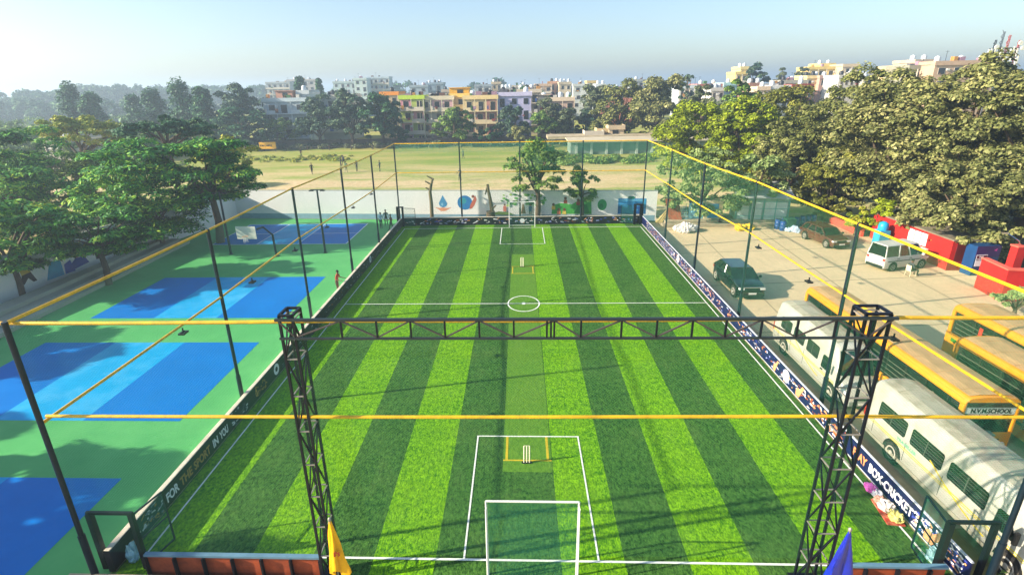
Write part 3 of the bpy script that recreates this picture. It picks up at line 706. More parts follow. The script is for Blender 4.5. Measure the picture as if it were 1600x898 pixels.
o = crumple('plastic_bag', mat('clear blue plastic', '9ac4cc', .2, var=.2, scale=6), (-11.75, 12.75, .012), (.2, .2, .4), 6, None, 1.0); tag(o, 'crumpled clear plastic lying in the near left pitch corner', 'bag')
o = crumple('plastic_bag', mat('clear blue plastic', '9ac4cc', .2), (13.55, 13.2, .012), (.2, .2, .3), 8, None, 1.0); tag(o, 'crumpled clear plastic in the near corner by the white bus', 'bag')

# ------------------------------------------------------------------ court furniture
def lightpole(x, y, h, lab):
    t = thing('court_light_pole', lab, 'light pole', (x, y, 0), 0, 'light poles of the blue courts')
    b = MB(); b.tube([(0, 0, 0), (0, 0, h)], [.11, .08], 10); b.lathe([(.2, 0), (.2, .04)], (0, 0, 0), 10); b.build('pole', M_post, t, smooth=40)
    b = MB(); b.bar((-.6, 0, h), (.6, 0, h), .06); b.build('cross_arm', M_post, t)
    for s_ in (-.5, .5): b = MB(); b.box(s_-.2, s_+.2, -.14, .14, h-.12, h-.04); b.build('lamp_head', M_clamp, t, bevel=.01)
lightpole(-26.0, 46.4, 5.75, 'dark light pole standing on the green court left of the basketball hoop')
lightpole(-17.2, 46.6, 5.85, 'dark light pole with two lamp heads right of the basketball hoop')
t = thing('basketball_stand', 'dark post with white backboard and netted hoop on the green court', 'basketball hoop', (-21.4, 45.7, 0))
b = MB(); b.tube([(0, 0, 0), (-.05, 0, 2.0), (-.75, -.1, 2.75), (-1.3, -.25, 2.6)], .1, 10); b.lathe([(.3, 0), (.3, .05)], (0, 0, 0), 10); b.build('post', M_post, t, smooth=50)
b = MB(); b.box(-3.15, -1.3, -.42, -.38, 1.75, 2.9, rz=R(-4), c=(-2.2, -.4, 0)); b.build('backboard', mat('scuffed white backboard', 'c3c8bb', .5, var=.12, scale=2), t)
b = MB(); n = 16; c_ = Vector((-2.2, -.72, 2.05)); b.tube([c_+Vector((.24*math.cos(a), .24*math.sin(a), 0)) for a in np.linspace(0, 2*math.pi, 17)], .016, 6, False); b.build('hoop', mat('orange hoop', 'd8803a', .5), t)
b = MB()
for i in range(8):
    a = 2*math.pi*i/8; a2 = a+.5; b.tube([c_+Vector((.24*math.cos(a), .24*math.sin(a), 0)), c_+Vector((.16*math.cos(a2), .16*math.sin(a2), -.25)), c_+Vector((.2*math.cos(a), .2*math.sin(a), -.5))], .014, 4)
b.build('hoop_net', M_lw, t)
# ------------------------------------------------------------------ vehicles (front faces local -y)
M_tyre = mat('tyre rubber', '1c1b1a', .85, var=.2, scale=6, dirt_or_dapple='6a6356', dscale=3, damt=.6)
M_rim = mat('painted steel rim', 'b0aca0', .45, var=.15, scale=8, dirt_or_dapple='6f675a', dscale=5, damt=.5)
M_arch = mat('dark wheel arch', '0e0e0d', .9, var=0)
M_glass = glassmat('dark window glass', '141b18', .06)
M_gdark = glassmat('black window opening', '12130f', .35, .3)
M_chrome = mat('chrome trim', 'c8ccd0', .15, metal=1, var=0)
M_lampg = mat('lamp glass', 'd8dcd8', .08, var=0, spec=1)
M_red = mat('red lamp', 'a01810', .2, var=0)
M_plate = mat('number plate', 'e4e4dc', .4, var=0)
M_mirror = mat('black plastic', '101214', .5, var=.1)
def wheel(t, x, y, r, wd=.2):
    s_ = 1 if x > 0 else -1
    b = MB(); b.lathe([(r+.09, 0), (r+.09, s_*.012)], (x+s_*.004, y, r+.02), 24, 'x'); b.build('wheel_arch', M_arch, t)
    b = MB(); b.lathe([(r*.62, s_*.03), (r*.9, s_*.04), (r, -s_*.0), (r, -s_*wd), (r*.9, -s_*(wd+.03)), (.05, -s_*(wd+.03))], (x, y, r), 26, 'x')
    w_ = b.build('wheel', M_tyre, t, smooth=40)
    b = MB(); b.lathe([(r*.64, s_*.028), (r*.58, s_*.045), (r*.42, s_*.02), (r*.2, s_*.03), (r*.17, s_*.055), (0, s_*.055)], (x, y, r), 22, 'x'); b.build('rim', M_rim, w_, smooth=40)
    b = MB()
    for k in range(6):
        a = k*math.pi/3; b.lathe([(r*.055, s_*.034), (r*.055, s_*.04)], (x, y+r*.42*math.cos(a), r+r*.42*math.sin(a)), 8, 'x')
    b.build('rim_holes', M_arch, w_)
def sect(y, zb, zt, hb, ht, rr=.12, crown=.05, belt=None):
    """closed outline: bottom, sides with tumblehome above the belt, crowned roof"""
    belt = belt if belt is not None else (zb+zt)*.5
    p = [(-hb*.94, zb), (hb*.94, zb), (hb, zb+.08), (hb, belt), (ht+(hb-ht)*.35, belt+(zt-belt)*.6), (ht, zt-rr), (ht-rr*.35, zt-rr*.3), (ht-rr, zt), (ht*.4, zt+crown), (-ht*.4, zt+crown), (-ht+rr, zt), (-ht+rr*.35, zt-rr*.3), (-ht, zt-rr), (-ht-(hb-ht)*.35, belt+(zt-belt)*.6), (-hb, belt), (-hb, zb+.08)]
    return [(x, y, z) for x, z in p]
def sidepanel(t, name, side, hw, y0, y1, z0, z1, m, th=.012, slant0=0, slant1=0, parent=None):
    """hw(z) half width; panel lies just proud of the side"""
    f = lambda p, k: (side*(hw(p[1])+.004+th*k), p[0], p[1]); r = min(.06, (z1-z0)*.2, abs(y1-y0)*.2)
    pts = [(y0+r, z0), (y1-r, z0), (y1, z0+r), (y1+slant1, z1-r), (y1+slant1-r, z1), (y0+slant0+r, z1), (y0+slant0, z1-r), (y0, z0+r)]
    b = MB(); b.prism(pts, f); return b.build(name, m, parent or t)
M_busw = mat('dusty white bus paint', 'aeaea4', .35, var=.05, scale=.8, dirt_or_dapple='837c68', dscale=.9, damt=.55, spec=.5, kind='obj')
M_busroof = mat('dust coated white roof', 'a49f8c', .6, var=.14, scale=1.4, dirt_or_dapple='766c52', dscale=1.3, damt=.75, kind='obj')
M_ystripe = mat('yellow pinstripe', 'c8b41e', .4, var=.1); M_green_l = mat('green lettering', '5aa882', .5, var=0)
def white_bus(loc, L, W, H, lab, lettering=None, wheels=None, sidetext=False, front=True):
    t = thing('school_minibus', lab, 'minibus', loc, 0, 'white school minibuses'); h = W/2; b = MB(); F = -L/2
    z0 = .36
    S = [sect(F, z0+.08, .78, h*.80, h*.74, .1, .02, .6), sect(F+.10, z0, .98, h*.93, h*.86, .12, .03, .8), sect(F+.55, z0, 1.22, h*.99, h*.90, .12, .04, 1.0), sect(F+.80, z0, 1.34, h, h*.90, .12, .04, 1.1),
         sect(F+1.32, z0, H-.12, h, h*.84, .16, .05, 1.25), sect(F+1.6, z0, H-.02, h, h*.84, .2, .06, 1.25), sect(F+2.2, z0, H, h, h*.84, .2, .07, 1.25),
         sect(-F-.5, z0, H, h, h*.84, .2, .07, 1.25), sect(-F-.12, z0, H-.05, h*.99, h*.82, .2, .06, 1.25), sect(-F, z0+.05, H-.22, h*.95, h*.78, .2, .04, 1.25)]
    b.loft(S); body = b.build('body', M_busw, t, smooth=50)
    hw = lambda z: h if z < 1.25 else (h-(h-h*.84)*.65*(z-1.25)/((H-1.25)*.6) if z < 1.25+(H-1.25)*.6 else h*.84+(h*.16*.35)*(1-(z-1.25-(H-1.25)*.6)/((H-1.25)*.4)))
    # dusty roof skin with seams
    b = MB(); ys = np.linspace(F+1.75, -F-.35, 9)
    rs = [[(-h*.84+.14, y, H+.012), (-h*.34, y, H+.085), (h*.34, y, H+.085), (h*.84-.14, y, H+.012)] for y in ys]
    for a, c_ in zip(rs[:-1], rs[1:]):
        for i in range(3): b.add([a[i], a[i+1], c_[i+1], c_[i]], [(0, 1, 2, 3)])
    roof = b.build('roof_skin', M_busroof, t)
    for y in ys[1:-1:2]:
        b = MB(); b.bar((-h*.36, y, H+.09), (h*.36, y, H+.09), .05, .02); b.bar((-h*.36, y, H+.09), (-h*.84+.12, y, H+.02), .05, .02); b.bar((h*.36, y, H+.09), (h*.84-.12, y, H+.02), .05, .02); b.build('roof_seam', M_busroof, t)
    z1, z2 = 1.32, 1.98; n = 3; span = (L-2.2-.8)/n
    for s_ in (-1, 1):
        for i in range(n):
            y0 = F+2.35+i*span
            wv = sidepanel(t, 'window', s_, hw, y0+.12, y0+span-.16, z1+.05, z2, M_glass, slant0=.05, slant1=.05)
            b = MB()
            for k in range(5): z = z1+.14+k*.11; b.bar((s_*(hw(z)+.03), y0+.14, z), (s_*(hw(z)+.03), y0+span-.2, z), .014)
            z = z1; b.bar((s_*(hw(1.4)+.022), y0+span*.5, 1.40), (s_*(hw(z2)+.022), y0+span*.5+.03, z2-.02), .03)
            b.build('window_bars', mat('dull steel bars', '4b4f45', .5), wv)
            b = MB(); b.bar((s_*(h+.004), y0+span-.04, .5), (s_*(h+.004), y0+span-.04, 1.3), .012); b.build('door_seam', M_arch, t)
        sidepanel(t, 'cab_window', s_, hw, F+1.32, F+2.1, z1-.08, z2-.12, M_glass, slant0=.32, slant1=.02)
        b = MB(); b.box(s_*(h+.03)-.02, s_*(h+.03)+.02, F+1.9, F+2.06, 1.12, 1.17); b.build('door_handle', M_mirror, t)
        b = MB(); b.bar((s_*h, F+1.28, 1.5), (s_*(h+.17), F+1.2, 1.55), .03); b.box(s_*(h+.17)-.06, s_*(h+.17)+.06, F+1.12, F+1.22, 1.36, 1.78); b.build('mirror', M_mirror, t, bevel=.015)
        # pinstripes: one straight, one sweeping upward
        b = MB()
        for zz, w_ in ((1.02, .028), (.94, .018)): b.bar((s_*(h+.006), F+.9, zz), (s_*(h+.006), -F-.15, zz), .02, w_)
        for q in range(8): b.bar((s_*(h+.008), F+2.2+q*.32, .62+.04*q+.008*q*q), (s_*(h+.008), F+2.55+q*.32, .66+.04*q+.008*(q+1)**2), .02, .035)
        b.build('pinstripe', M_ystripe, t)
        sidepanel(t, 'sill', s_, lambda z: h, F+.6, -F-.25, .30, .44, mat('grimy sill', '8b8878', .7, var=.2, scale=3), th=.02)
        sidepanel(t, 'headlight', s_, lambda z: h*.86, F+.05, F+.42, .82, 1.02, M_lampg, th=.05)
        sidepanel(t, 'tail_lamp', s_, lambda z: h*.96, -F-.12, -F-.02, .9, 1.4, M_red, th=.03)
        for y in (wheels or (F+1.15, -F-1.45)): wheel(t, s_*(h-.01), y, .42)
    # windscreen lies on the slope between the bonnet and the roof
    b = MB(); lo = [(-h*.80, F+.86, 1.42), (h*.80, F+.86, 1.42)]; hi = [(h*.72, F+1.34, H-.2), (-h*.72, F+1.34, H-.2)]
    nrm = Vector((0, -.9, .38)).normalized()*.05
    vs = [Vector(a) for a in lo+hi]; b.add([v+nrm*.8 for v in vs]+[v+nrm*1.5 for v in vs], [(0, 3, 2, 1), (4, 5, 6, 7), (0, 1, 5, 4), (1, 2, 6, 5), (2, 3, 7, 6), (3, 0, 4, 7)])
    ws = b.build('windscreen', M_glass, t)
    if lettering:
        up_ = (vs[3]-vs[0]).normalized(); up_.x = 0
        o_ = Vector((-h*.52, 0, 0))+Vector((0, vs[3].y, vs[3].z))*1+Vector((0, -.085, -.02))-up_*.27
        textobj('lettering', lettering, .24, M_green_l, ws, basis(o_, (1, 0, 0), up_), .03, .003)
    b = MB(); b.box(-h*.72, h*.72, F-.04, F+.08, .34, .58); b.build('bumper', mat('grey bumper', '8c8e88', .5, var=.1), t, bevel=.03)
    b = MB(); b.box(-h*.5, h*.5, F-.015, F+.03, .62, .78); b.build('grille', M_mirror, t, bevel=.01)
    b = MB(); b.box(-.25, .25, F-.055, F-.042, .40, .52); b.build('number_plate', M_plate, t)
    b = MB()
    for s_ in (-.3, .25): b.bar((s_*h, F+.88, 1.47), (s_*h+.45, F+1.02, 1.68), .02)
    b.build('wiper', M_mirror, t)
    if sidetext:
        textobj('lettering', 'TRAVELLER', .17, M_green_l, t, basis((-h-.008, -F-2.05, 1.12), (0, -1, 0), (0, 0, 1)), .02, .003, 1.2)
    return t
white_bus((16.1, 24.75, 0), 7.1, 1.85, 2.62, 'white school minibus farther from the camera with dark windscreen lettered N.V.M', 'N.V.M', (-2.45, 2.1))
white_bus((16.15, 15.6, 0), 8.5, 1.9, 2.62, 'white school minibus nearest the camera with green side lettering and dusty roof', None, (-2.95, 2.3), True)

M_busy = mat('school bus yellow', 'd8900e', .4, var=.06, scale=1, dirt_or_dapple='8a5a10', dscale=.8, damt=.35, spec=.5, kind='obj')
M_tan = mat('dust covered tan roof', 'b89464', .8, var=.1, scale=1.2, dirt_or_dapple='8a7048', dscale=1.2, damt=.55, kind='obj', stretch=(3, .4, 1))
M_seat = mat('dark seat vinyl', '2c2a22', .7, var=.3, scale=4)
def yellow_bus(loc, L, W, H, lab, frontsign=True, rz=0, revwin=False):
    t = thing('school_bus', lab, 'bus', loc, rz, 'yellow school buses'); h = W/2; F = -L/2; z0 = .45
    lower = [[(-h, y, z0), (h, y, z0), (h, y, 1.55), (-h, y, 1.55)] for y in (F, -F)]
    b = MB(); b.loft(lower); b.build('body', M_busy, t, bevel=.05)
    # dark interior core behind the open window band, set back
    b = MB(); b.box(-h+.12, h-.12, F+.3, -F-.15, 1.55, H-.34); b.build('cabin_interior', mat('dark cabin interior', '191a15', .8, var=.3, scale=3), t)
    b = MB(); S = [sect(y, H-.36, H-.02-(d*.1), h-d*.4, h-.06-d*.4, .14, .05, H-.25) for y, d in ((F, .12), (F+.12, 0), (-F-.12, 0), (-F, .12))]
    b.loft(S); b.build('roof_edge', M_busy, t, smooth=50)
    b = MB(); nseg = 9; ys = np.linspace(F+.15, -F-.15, nseg)
    xsn = [-h+.22, -h*.45, h*.45, h-.22]; zsn = [H+.0, H+.055, H+.055, H+.0]
    for a, c_ in zip(ys[:-1], ys[1:]):
        for i in range(3): b.add([(xsn[i], a, zsn[i]), (xsn[i+1], a, zsn[i+1]), (xsn[i+1], c_, zsn[i+1]), (xsn[i], c_, zsn[i])], [(0, 1, 2, 3)])
    b.build('roof_skin', M_tan, t)
    b = MB()
    for y in np.linspace(F+.6, -F-.6, 9): b.bar((-h*.45, y, H+.062), (h*.45, y, H+.062), .03, .018); b.bar((h*.45, y, H+.062), (h-.22, y, H+.005), .03, .018); b.bar((-h*.45, y, H+.062), (-h+.22, y, H+.005), .03, .018)
    b.build('roof_ribs', M_tan, t)
    n = int((L-1.2)/1.05); ws = (L-1.2)/n
    for s_ in (-1, 1):
        for i in range(n):
            y0 = F+.75+i*ws
            b = MB(); x = s_*(h-.05); b.box(min(x, x+.03), max(x, x+.03), y0+.06, y0+ws-.03, 1.6, H-.38); wn = b.build('window', M_gdark, t)
            b = MB()
            for k in range(4): z = 1.74+k*(H-2.2)/4; b.bar((s_*(h-.0), y0+.03, z), (s_*(h-.0), y0+ws, z), .02)
            b.build('window_bars', mat('grey window bar', '6a6c5c', .5), wn)
            b = MB(); b.bar((s_*(h-.03), y0, 1.55), (s_*(h-.03), y0, H-.36), .07); b.build('window_post', mat('dark window post', '24241c', .5), t)
        b = MB(); b.box(s_*(h-.06)-.05, s_*(h-.06)+.07, F, F+.22, 1.5, H-.3); b.build('corner_pillar', M_busy, t, bevel=.04)
        b = MB(); b.box(s_*(h-.06)-.05, s_*(h-.06)+.07, -F-.2, -F, 1.5, H-.3); b.build('corner_pillar', M_busy, t, bevel=.04)
        b = MB(); b.box(min(s_*h, s_*(h+.012)), max(s_*h, s_*(h+.012)), F+.2, -F-.2, 1.0, 1.12); b.build('side_band', mat('green black side band', '1f4a2a', .5), t)
        for y in (F+1.5, -F-2.0): wheel(t, s_*(h-.01), y, .45, .24)
        b = MB(); b.bar((s_*h, F+.1, 2.3), (s_*(h+.22), F-.1, 2.2), .03); b.box(s_*(h+.22)-.08, s_*(h+.22)+.08, F-.16, F-.08, 1.8, 2.2); b.build('mirror', M_mirror, t, bevel=.015)
    b = MB(); b.box(-h+.1, h-.1, F+.06, F+.10, 1.35, H-.4); ws_ = b.build('windscreen', M_glass, t)
    b = MB(); b.box(-h+.12, h-.12, -F-.08, -F-.04, 1.6, H-.42); b.build('rear_window', M_gdark, t)
    if frontsign:
        b = MB(); b.box(-h+.13, h-.13, F+.02, F+.055, 2.36, 2.66); sg = b.build('sign_board', mat('pale sign board', 'c3cfc2', .5, var=.05), t)
        b = MB(); b.box(-h+.1, h-.1, F-.02, F+.05, 2.67, 2.86); b.build('front_visor', mat('dark front visor', '2a2c24', .5, var=.3, scale=4), t, bevel=.01)
        textobj('lettering', 'N.V.M.SCHOOL', .25, mat('black lettering', '10110f', .5, var=0), sg, basis((-h+.32, F+.018, 2.41), (1, 0, 0), (0, 0, 1)), .045, .003, .86)
        b = MB()
        for k, (x0, x1) in enumerate(((-.75, -.35), (-.3, -.1), (.0, .5))): b.box(x0, x1, F+.03, F+.055, 2.27, 2.33)
        b.build('small_stickers', mat('pink white sticker', 'c9a89a', .5), ws_)
        b = MB(); b.box(-.35, .15, F-.3, F-.02, 1.62, 1.68); b.build('dashboard_tray', mat('pale green plate', '88a898', .4), t)
    b = MB(); b.box(-h+.05, h-.05, F-.12, F, .5, .78); b.build('bumper', M_mirror, t, bevel=.03)
    b = MB(); b.box(-h*.6, h*.6, F-.02, F, .85, 1.3); b.build('grille', M_gdark, t, bevel=.01)
    for s_ in (-1, 1): b = MB(); b.lathe([(.11, 0), (.1, -.04), (0, -.06)], (s_*h*.75, F, 1.05), 14, 'y'); b.build('headlight', M_lampg, t, smooth=50)
    return t
yellow_bus((18.15, 23.4, 0), 11.6, 2.05, 3.05, 'long yellow school bus with N.V.M. SCHOOL sign beside the white minibuses')
yb = yellow_bus((21.75, 18.0, 0), 9.7, 2.1, 3.0, 'yellow school bus with tan roof, middle one of the three yellow buses', False)
yc = yellow_bus((24.35, 21.5, 0), 9.9, 2.2, 3.1, 'yellow school bus standing farthest right with a green plate on its side', False)
for o_, yy in ((yb, 4.85), (yc, 4.95)):
    b = MB(); b.box(-1.14, -1.06, yy-1.5, yy-.02, .5, 1.62); b.build('cab_side', M_busy, o_, bevel=.03)
b = MB(); b.box(-1.16, -1.145, 3.7, 4.5, 1.2, 1.4); b.build('green_plate', mat('green plate', '3a7a1e', .5), yc)
b = MB(); b.box(-1.13, -1.1, 2.9, 3.1, 1.62, 2.6); b.build('red_fire_panel', mat('red panel', 'b02a20', .5), yc)

def lower_sec(y, zb, zt, h, sh=.08):
    p = [(-h*.9, zb), (h*.9, zb), (h, zb+.12), (h*1.0, zt*.62), (h*.985, zt-.12), (h*.93, zt-.02), (h*.5, zt+.02), (-h*.5, zt+.02), (-h*.93, zt-.02), (-h*.985, zt-.12), (-h, zt*.62), (-h, zb+.12)]
    return [(x, y, z) for x, z in p]
def car(name, lab, loc, rz, L, W, H, paint, hood, belt, prof, cab, wheels, wr, boxy=False, chrome=True, group=None, cat='car', glassf=None):
    """prof: (y fraction, top z, width fraction); cab: base y0,y1 and roof y0,y1 (fractions of L)"""
    t = thing(name, lab, cat, loc, rz, group); h = W/2; F = -L/2
    b = MB(); b.loft([lower_sec(F+L*f, .22+dz, z, h*wf) for f, z, wf, dz in prof]); b.build('body', paint, t, smooth=45)
    y0, y1, r0, r1 = [F+L*q for q in cab]; tb = h*.93; tr = h*.76
    def cs(y, z, hw_): return [(-hw_, y, z), (hw_, y, z)]
    base = [(-tb, y0, belt-.06), (tb, y0, belt-.06), (tb*.98, y1, belt-.04), (-tb*.98, y1, belt-.04)]
    top = [(-tr, r0, H-.05), (tr, r0, H-.05), (tr*.97, r1, H-.06), (-tr*.97, r1, H-.06)]
    b = MB(); b.add(base+top, [(3, 2, 1, 0), (4, 5, 6, 7), (0, 1, 5, 4), (1, 2, 6, 5), (2, 3, 7, 6), (3, 0, 4, 7)]); b.build('window_glass', glassf or M_glass, t, bevel=.03)
    b = MB(); b.loft([[(-tr-.01, y, H-.08), (tr+.01, y, H-.08), (tr-.02, y, H-.02), (tr*.6, y, H), (-tr*.6, y, H), (-tr+.02, y, H-.02)] for y in (r0-.03, r0+.1, (r0+r1)/2, r1-.1, r1+.03)]); b.build('roof', paint, t, smooth=50)
    for s_ in (-1, 1):
        ps = [((s_*(tb), y0, belt-.05), (s_*(tr), r0, H-.06)), ((s_*(tb*.98), y1, belt-.05), (s_*(tr*.97), r1, H-.06))]
        for q in ((.40, .72) if not boxy else (.36, .66)):
            ps.append(((s_*(tb+.008), y0+(y1-y0)*q, belt-.05), (s_*(tr+.012), r0+(r1-r0)*(q*.9), H-.06)))
        for a, c_ in ps: b = MB(); b.bar(a, c_, .075, .06); b.build('pillar', paint, t)
        b = MB(); b.bar((s_*(h*.985), y0+.1, belt-.03), (s_*(h*.97), y1-.1, belt-.03), .03); b.build('belt_trim', M_chrome if chrome else paint, t)
        b = MB(); b.bar((s_*h*.95, y0+.3, belt), (s_*(h+.1), y0+.26, belt+.04), .03); b.box(s_*(h+.13)-.09, s_*(h+.13)+.09, y0+.2, y0+.32, belt-.02, belt+.14); b.build('mirror', M_mirror if not boxy else paint, t, bevel=.02)
        for q in (.30, .62):
            b = MB(); b.bar((s_*(h+.004), y0+(y1-y0)*q+.3, .4), (s_*(h*.985+.004), y0+(y1-y0)*q+.3, belt-.1), .012); b.build('door_seam', M_arch, t)
            b = MB(); b.box(s_*(h+.01)-.015, s_*(h+.01)+.015, y0+(y1-y0)*q+.1, y0+(y1-y0)*q+.26, belt-.2, belt-.16); b.build('door_handle', M_chrome if chrome else M_mirror, t)
        for y in wheels: wheel(t, s_*(h-.01), y, wr, .2)
        b = MB(); b.box(s_*h*.72-.2, s_*h*.72+.16, F-.01, F+.2, hood-.28, hood-.14); b.build('headlight', M_lampg, t, bevel=.03)
        b = MB(); b.box(s_*h*.8-.12, s_*h*.8+.1, -F-.1, -F+.012, belt-.3, belt-.12); b.build('tail_lamp', M_red, t, bevel=.02)
    b = MB(); b.box(-h*.45, h*.45, F-.02, F+.05, hood-.32, hood-.16); b.build('grille', M_mirror, t, bevel=.01)
    if chrome: b = MB(); b.bar((-h*.88, F+.03, hood-.10), (h*.88, F+.03, hood-.10), .045); b.build('chrome_bar', M_chrome, t)
    b = MB(); b.box(-.26, .26, F-.06, F-.04, .42, .54); b.box(-.25, .25, -F+.02, -F+.035, .6, .72); b.build('number_plate', M_plate, t)
    b = MB(); b.box(-h*.85, h*.85, F-.045, F+.06, .24, .44); b.box(-h*.85, h*.85, -F-.06, -F+.03, .24, .46); b.build('bumper', M_mirror, t, bevel=.03)
    return t
M_black = mat('black green metallic paint', '060b0b', .2, var=.1, metal=.1, spec=.7, coat=.6)
car('parked_suv', 'dark green-black SUV parked on the yard beside the navy board', (16.6, 37.15, 0), R(1), 5.0, 1.95, 1.68, M_black, 1.0, 1.12,
    [(0, .78, .80, .05), (.025, .9, .92, 0), (.10, 1.0, .98, 0), (.28, 1.1, 1, 0), (.45, 1.13, 1, 0), (.8, 1.13, 1, 0), (.96, 1.1, .95, 0), (1, .95, .86, .08)], (.25, .985, .43, .83), (-1.72, 1.66), .38)
M_brown = mat('metallic brown paint', '5a2c20', .25, var=.1, metal=.35, spec=.6, coat=.5, dirt_or_dapple='806a58', dscale=1, damt=.3)
car('parked_hatchback', 'brown hatchback parked by the blue drums under the trees', (28.75, 48.55, 0), R(8), 4.6, 1.8, 1.6, M_brown, .95, 1.06,
    [(0, .7, .8, .05), (.03, .82, .92, 0), (.12, .92, .98, 0), (.28, 1.02, 1, 0), (.5, 1.05, 1, 0), (.85, 1.05, .98, 0), (.97, 1.0, .93, 0), (1, .85, .85, .08)], (.25, .98, .42, .88), (-1.5, 1.45), .34)
M_whitev = mat('white van paint', 'c0c0bc', .3, var=.04, spec=.5, coat=.3)
van = car('parked_van', 'small boxy white van parked beside the red guardhouse', (30.7, 41.6, 0), R(106), 4.25, 1.75, 2.08, M_whitev, 1.05, 1.15,
    [(0, .8, .82, .04), (.03, .98, .93, 0), (.12, 1.1, .98, 0), (.24, 1.16, 1, 0), (.5, 1.18, 1, 0), (.9, 1.18, 1, 0), (.98, 1.18, .98, 0), (1, 1.1, .95, .04)], (.13, .99, .28, .965), (-1.5, 1.3), .33, boxy=True, chrome=False)
b = MB()
for s_ in (-1, 1): b.bar((s_*.883, -1.3, .82), (s_*.883, 1.9, .82), .012, .07)
b.build('side_stripe', mat('grey side stripe', '3c3f4c', .5), van)

# ------------------------------------------------------------------ yard buildings and clutter
M_redw = mat('bright red wall paint', 'b01c16', .7, var=.1, scale=1.5, dirt_or_dapple='8c1410', dscale=.8, damt=.5)
M_maroon = mat('dark red wall paint', '8a1712', .7, var=.12, scale=1.5)
M_roofc = mat('grey roof slab', '77705e', .9, var=.25, scale=1.5, dirt_or_dapple='4e4a3c', dscale=1, damt=.6)
t = thing('guardhouse', 'red guardhouse with white notices on its wall under the trees', 'guardhouse', (33.9, 40.6, 0))
b = MB(); b.box(0, 3.2, 0, 9.6, 0, 2.35); b.build('wall', M_redw, t)
b = MB(); b.box(-.05, 3.5, -.1, 9.7, 2.35, 2.46); b.build('roof', M_roofc, t)
b = MB(); b.box(-.06, 3.25, -.06, -.002, 0, .75); b.build('dark_skirting', mat('dark red skirting', '8c2a1e', .7, var=.2), t)
b = MB(); b.box(.35, 2.1, -.05, -.003, .75, 2.3); b.build('doorway', mat('dark doorway', '5a0f0c', .8, var=.3), t)
for k in range(3):
    b = MB(); b.box(-.03, -.004, 2.6+k*.75, 3.25+k*.75, 1.15, 2.15); nb = b.build('notice', mat('white notice sheet', 'dfe0e4', .6, var=.04), t)
    b = MB()
    for q in range(5): b.box(-.034, -.031, 2.7+k*.75, 3.1+k*.75, 1.3+q*.15, 1.34+q*.15)
    b.build('print_lines', mat('grey print', '7a7c88', .6), nb)
b = MB(); b.box(-.03, -.004, 2.2, 4.7, .85, 1.05); b.build('notice', mat('pale notice strip', 'c9a89a', .6, var=.2, scale=6), t)
t = thing('advert_booth', 'blue leaning booth panel coloured as in shade, with a white notice by the guardhouse door', 'booth', (34.7, 39.3, 0), R(6))
b = MB(); b.box(0, 1.9, 0, .9, 0, 2.3); b.build('booth_body', mat('shade darkened blue panel', '0c3a66', .5, var=.25, scale=1), t)  # body blue is darkened so its colour carries the booth's shade
b = MB(); b.box(.0, 1.9, -.02, -.002, 1.45, 2.3); b.build('purple_header', mat('purple header', '2f1c58', .5, var=.2), t)
b = MB(); b.box(.1, .95, -.035, -.022, .75, 1.65); nb = b.build('notice', mat('white notice sheet', 'dfe0e4'), t)
b = MB(); b.box(.12, .93, -.039, -.036, 1.2, 1.6); b.build('notice_header', mat('maroon print', '5a1a30', .6), nb)
textobj('lettering', 'FREE', .17, M_lw, nb, basis((.3, -.04, 1.42), (1, 0, 0), (0, 0, 1)), .03, .002)
textobj('lettering', 'PARKING', .15, M_lw, nb, basis((.18, -.04, 1.25), (1, 0, 0), (0, 0, 1)), .03, .002)
b = MB(); b.prism([(1.35, 1.95), (1.6, 2.1), (1.55, 1.9), (1.7, 1.85)], lambda p, k: (p[0], -.024-.004*k, p[1])); b.build('pink_mark', mat('pink mark', 'c0308a', .5), t)
t = thing('gate_wall', 'bright red wall block at the right edge of the yard', 'wall', (32.75, 34.3, 0), R(-8))
b = MB(); b.box(0, 6.5, 0, .35, 0, 2.15); b.box(0, .35, .35, 2.6, 0, 2.15); b.build('wall_body', M_redw, t, bevel=.02)
b = MB(); b.box(-.04, 6.54, -.04, .39, 2.15, 2.24); b.box(-.04, .39, .39, 2.6, 2.15, 2.24); b.build('coping', mat('faded red coping', 'd05a48', .8, var=.2), t)
t = thing('gate_pillar', 'square red gate pillar with a lamp arm behind the red wall', 'pillar', (36.6, 38.2, 0))
b = MB(); b.box(-.3, .3, -.3, .3, 0, 2.6); b.build('pillar_shaft', M_redw, t, bevel=.02)
b = MB(); b.box(-.34, .34, -.34, .34, 2.6, 2.7); b.build('pillar_cap', mat('faded red coping', 'd05a48'), t)
b = MB(); b.tube([(0, 0, 2.7), (-.1, 0, 3.0), (-1.0, .2, 3.6)], .04, 6); b.box(-1.25, -.9, .1, .3, 3.52, 3.62); b.build('lamp_arm', M_chrome, t)
t = thing('low_wall', 'low red wall with flower pots running to the guardhouse', 'wall', (33.3, 50.4, 0))
b = MB(); b.box(-.15, .15, 0, 5.5, 0, .75); b.build('wall_body', mat('salmon red paint', 'd2483a', .8, var=.15), t, bevel=.01)
t = thing('water_cooler', 'turquoise water cooler cabinet standing by the red wall', 'water cooler', (33.0, 47.3, 0))
b = MB(); b.box(-.45, .45, -.45, .45, 0, 1.5); b.build('cabinet', mat('turquoise paint', '2a93b4', .5, var=.15), t, bevel=.03)
b = MB(); b.lathe([(.4, 0), (.42, .3), (.35, .62), (.12, .75), (0, .76)], (0, 0, 1.5), 16); b.build('water_tank', mat('bright blue plastic', '1f96cc', .4), t, smooth=50)

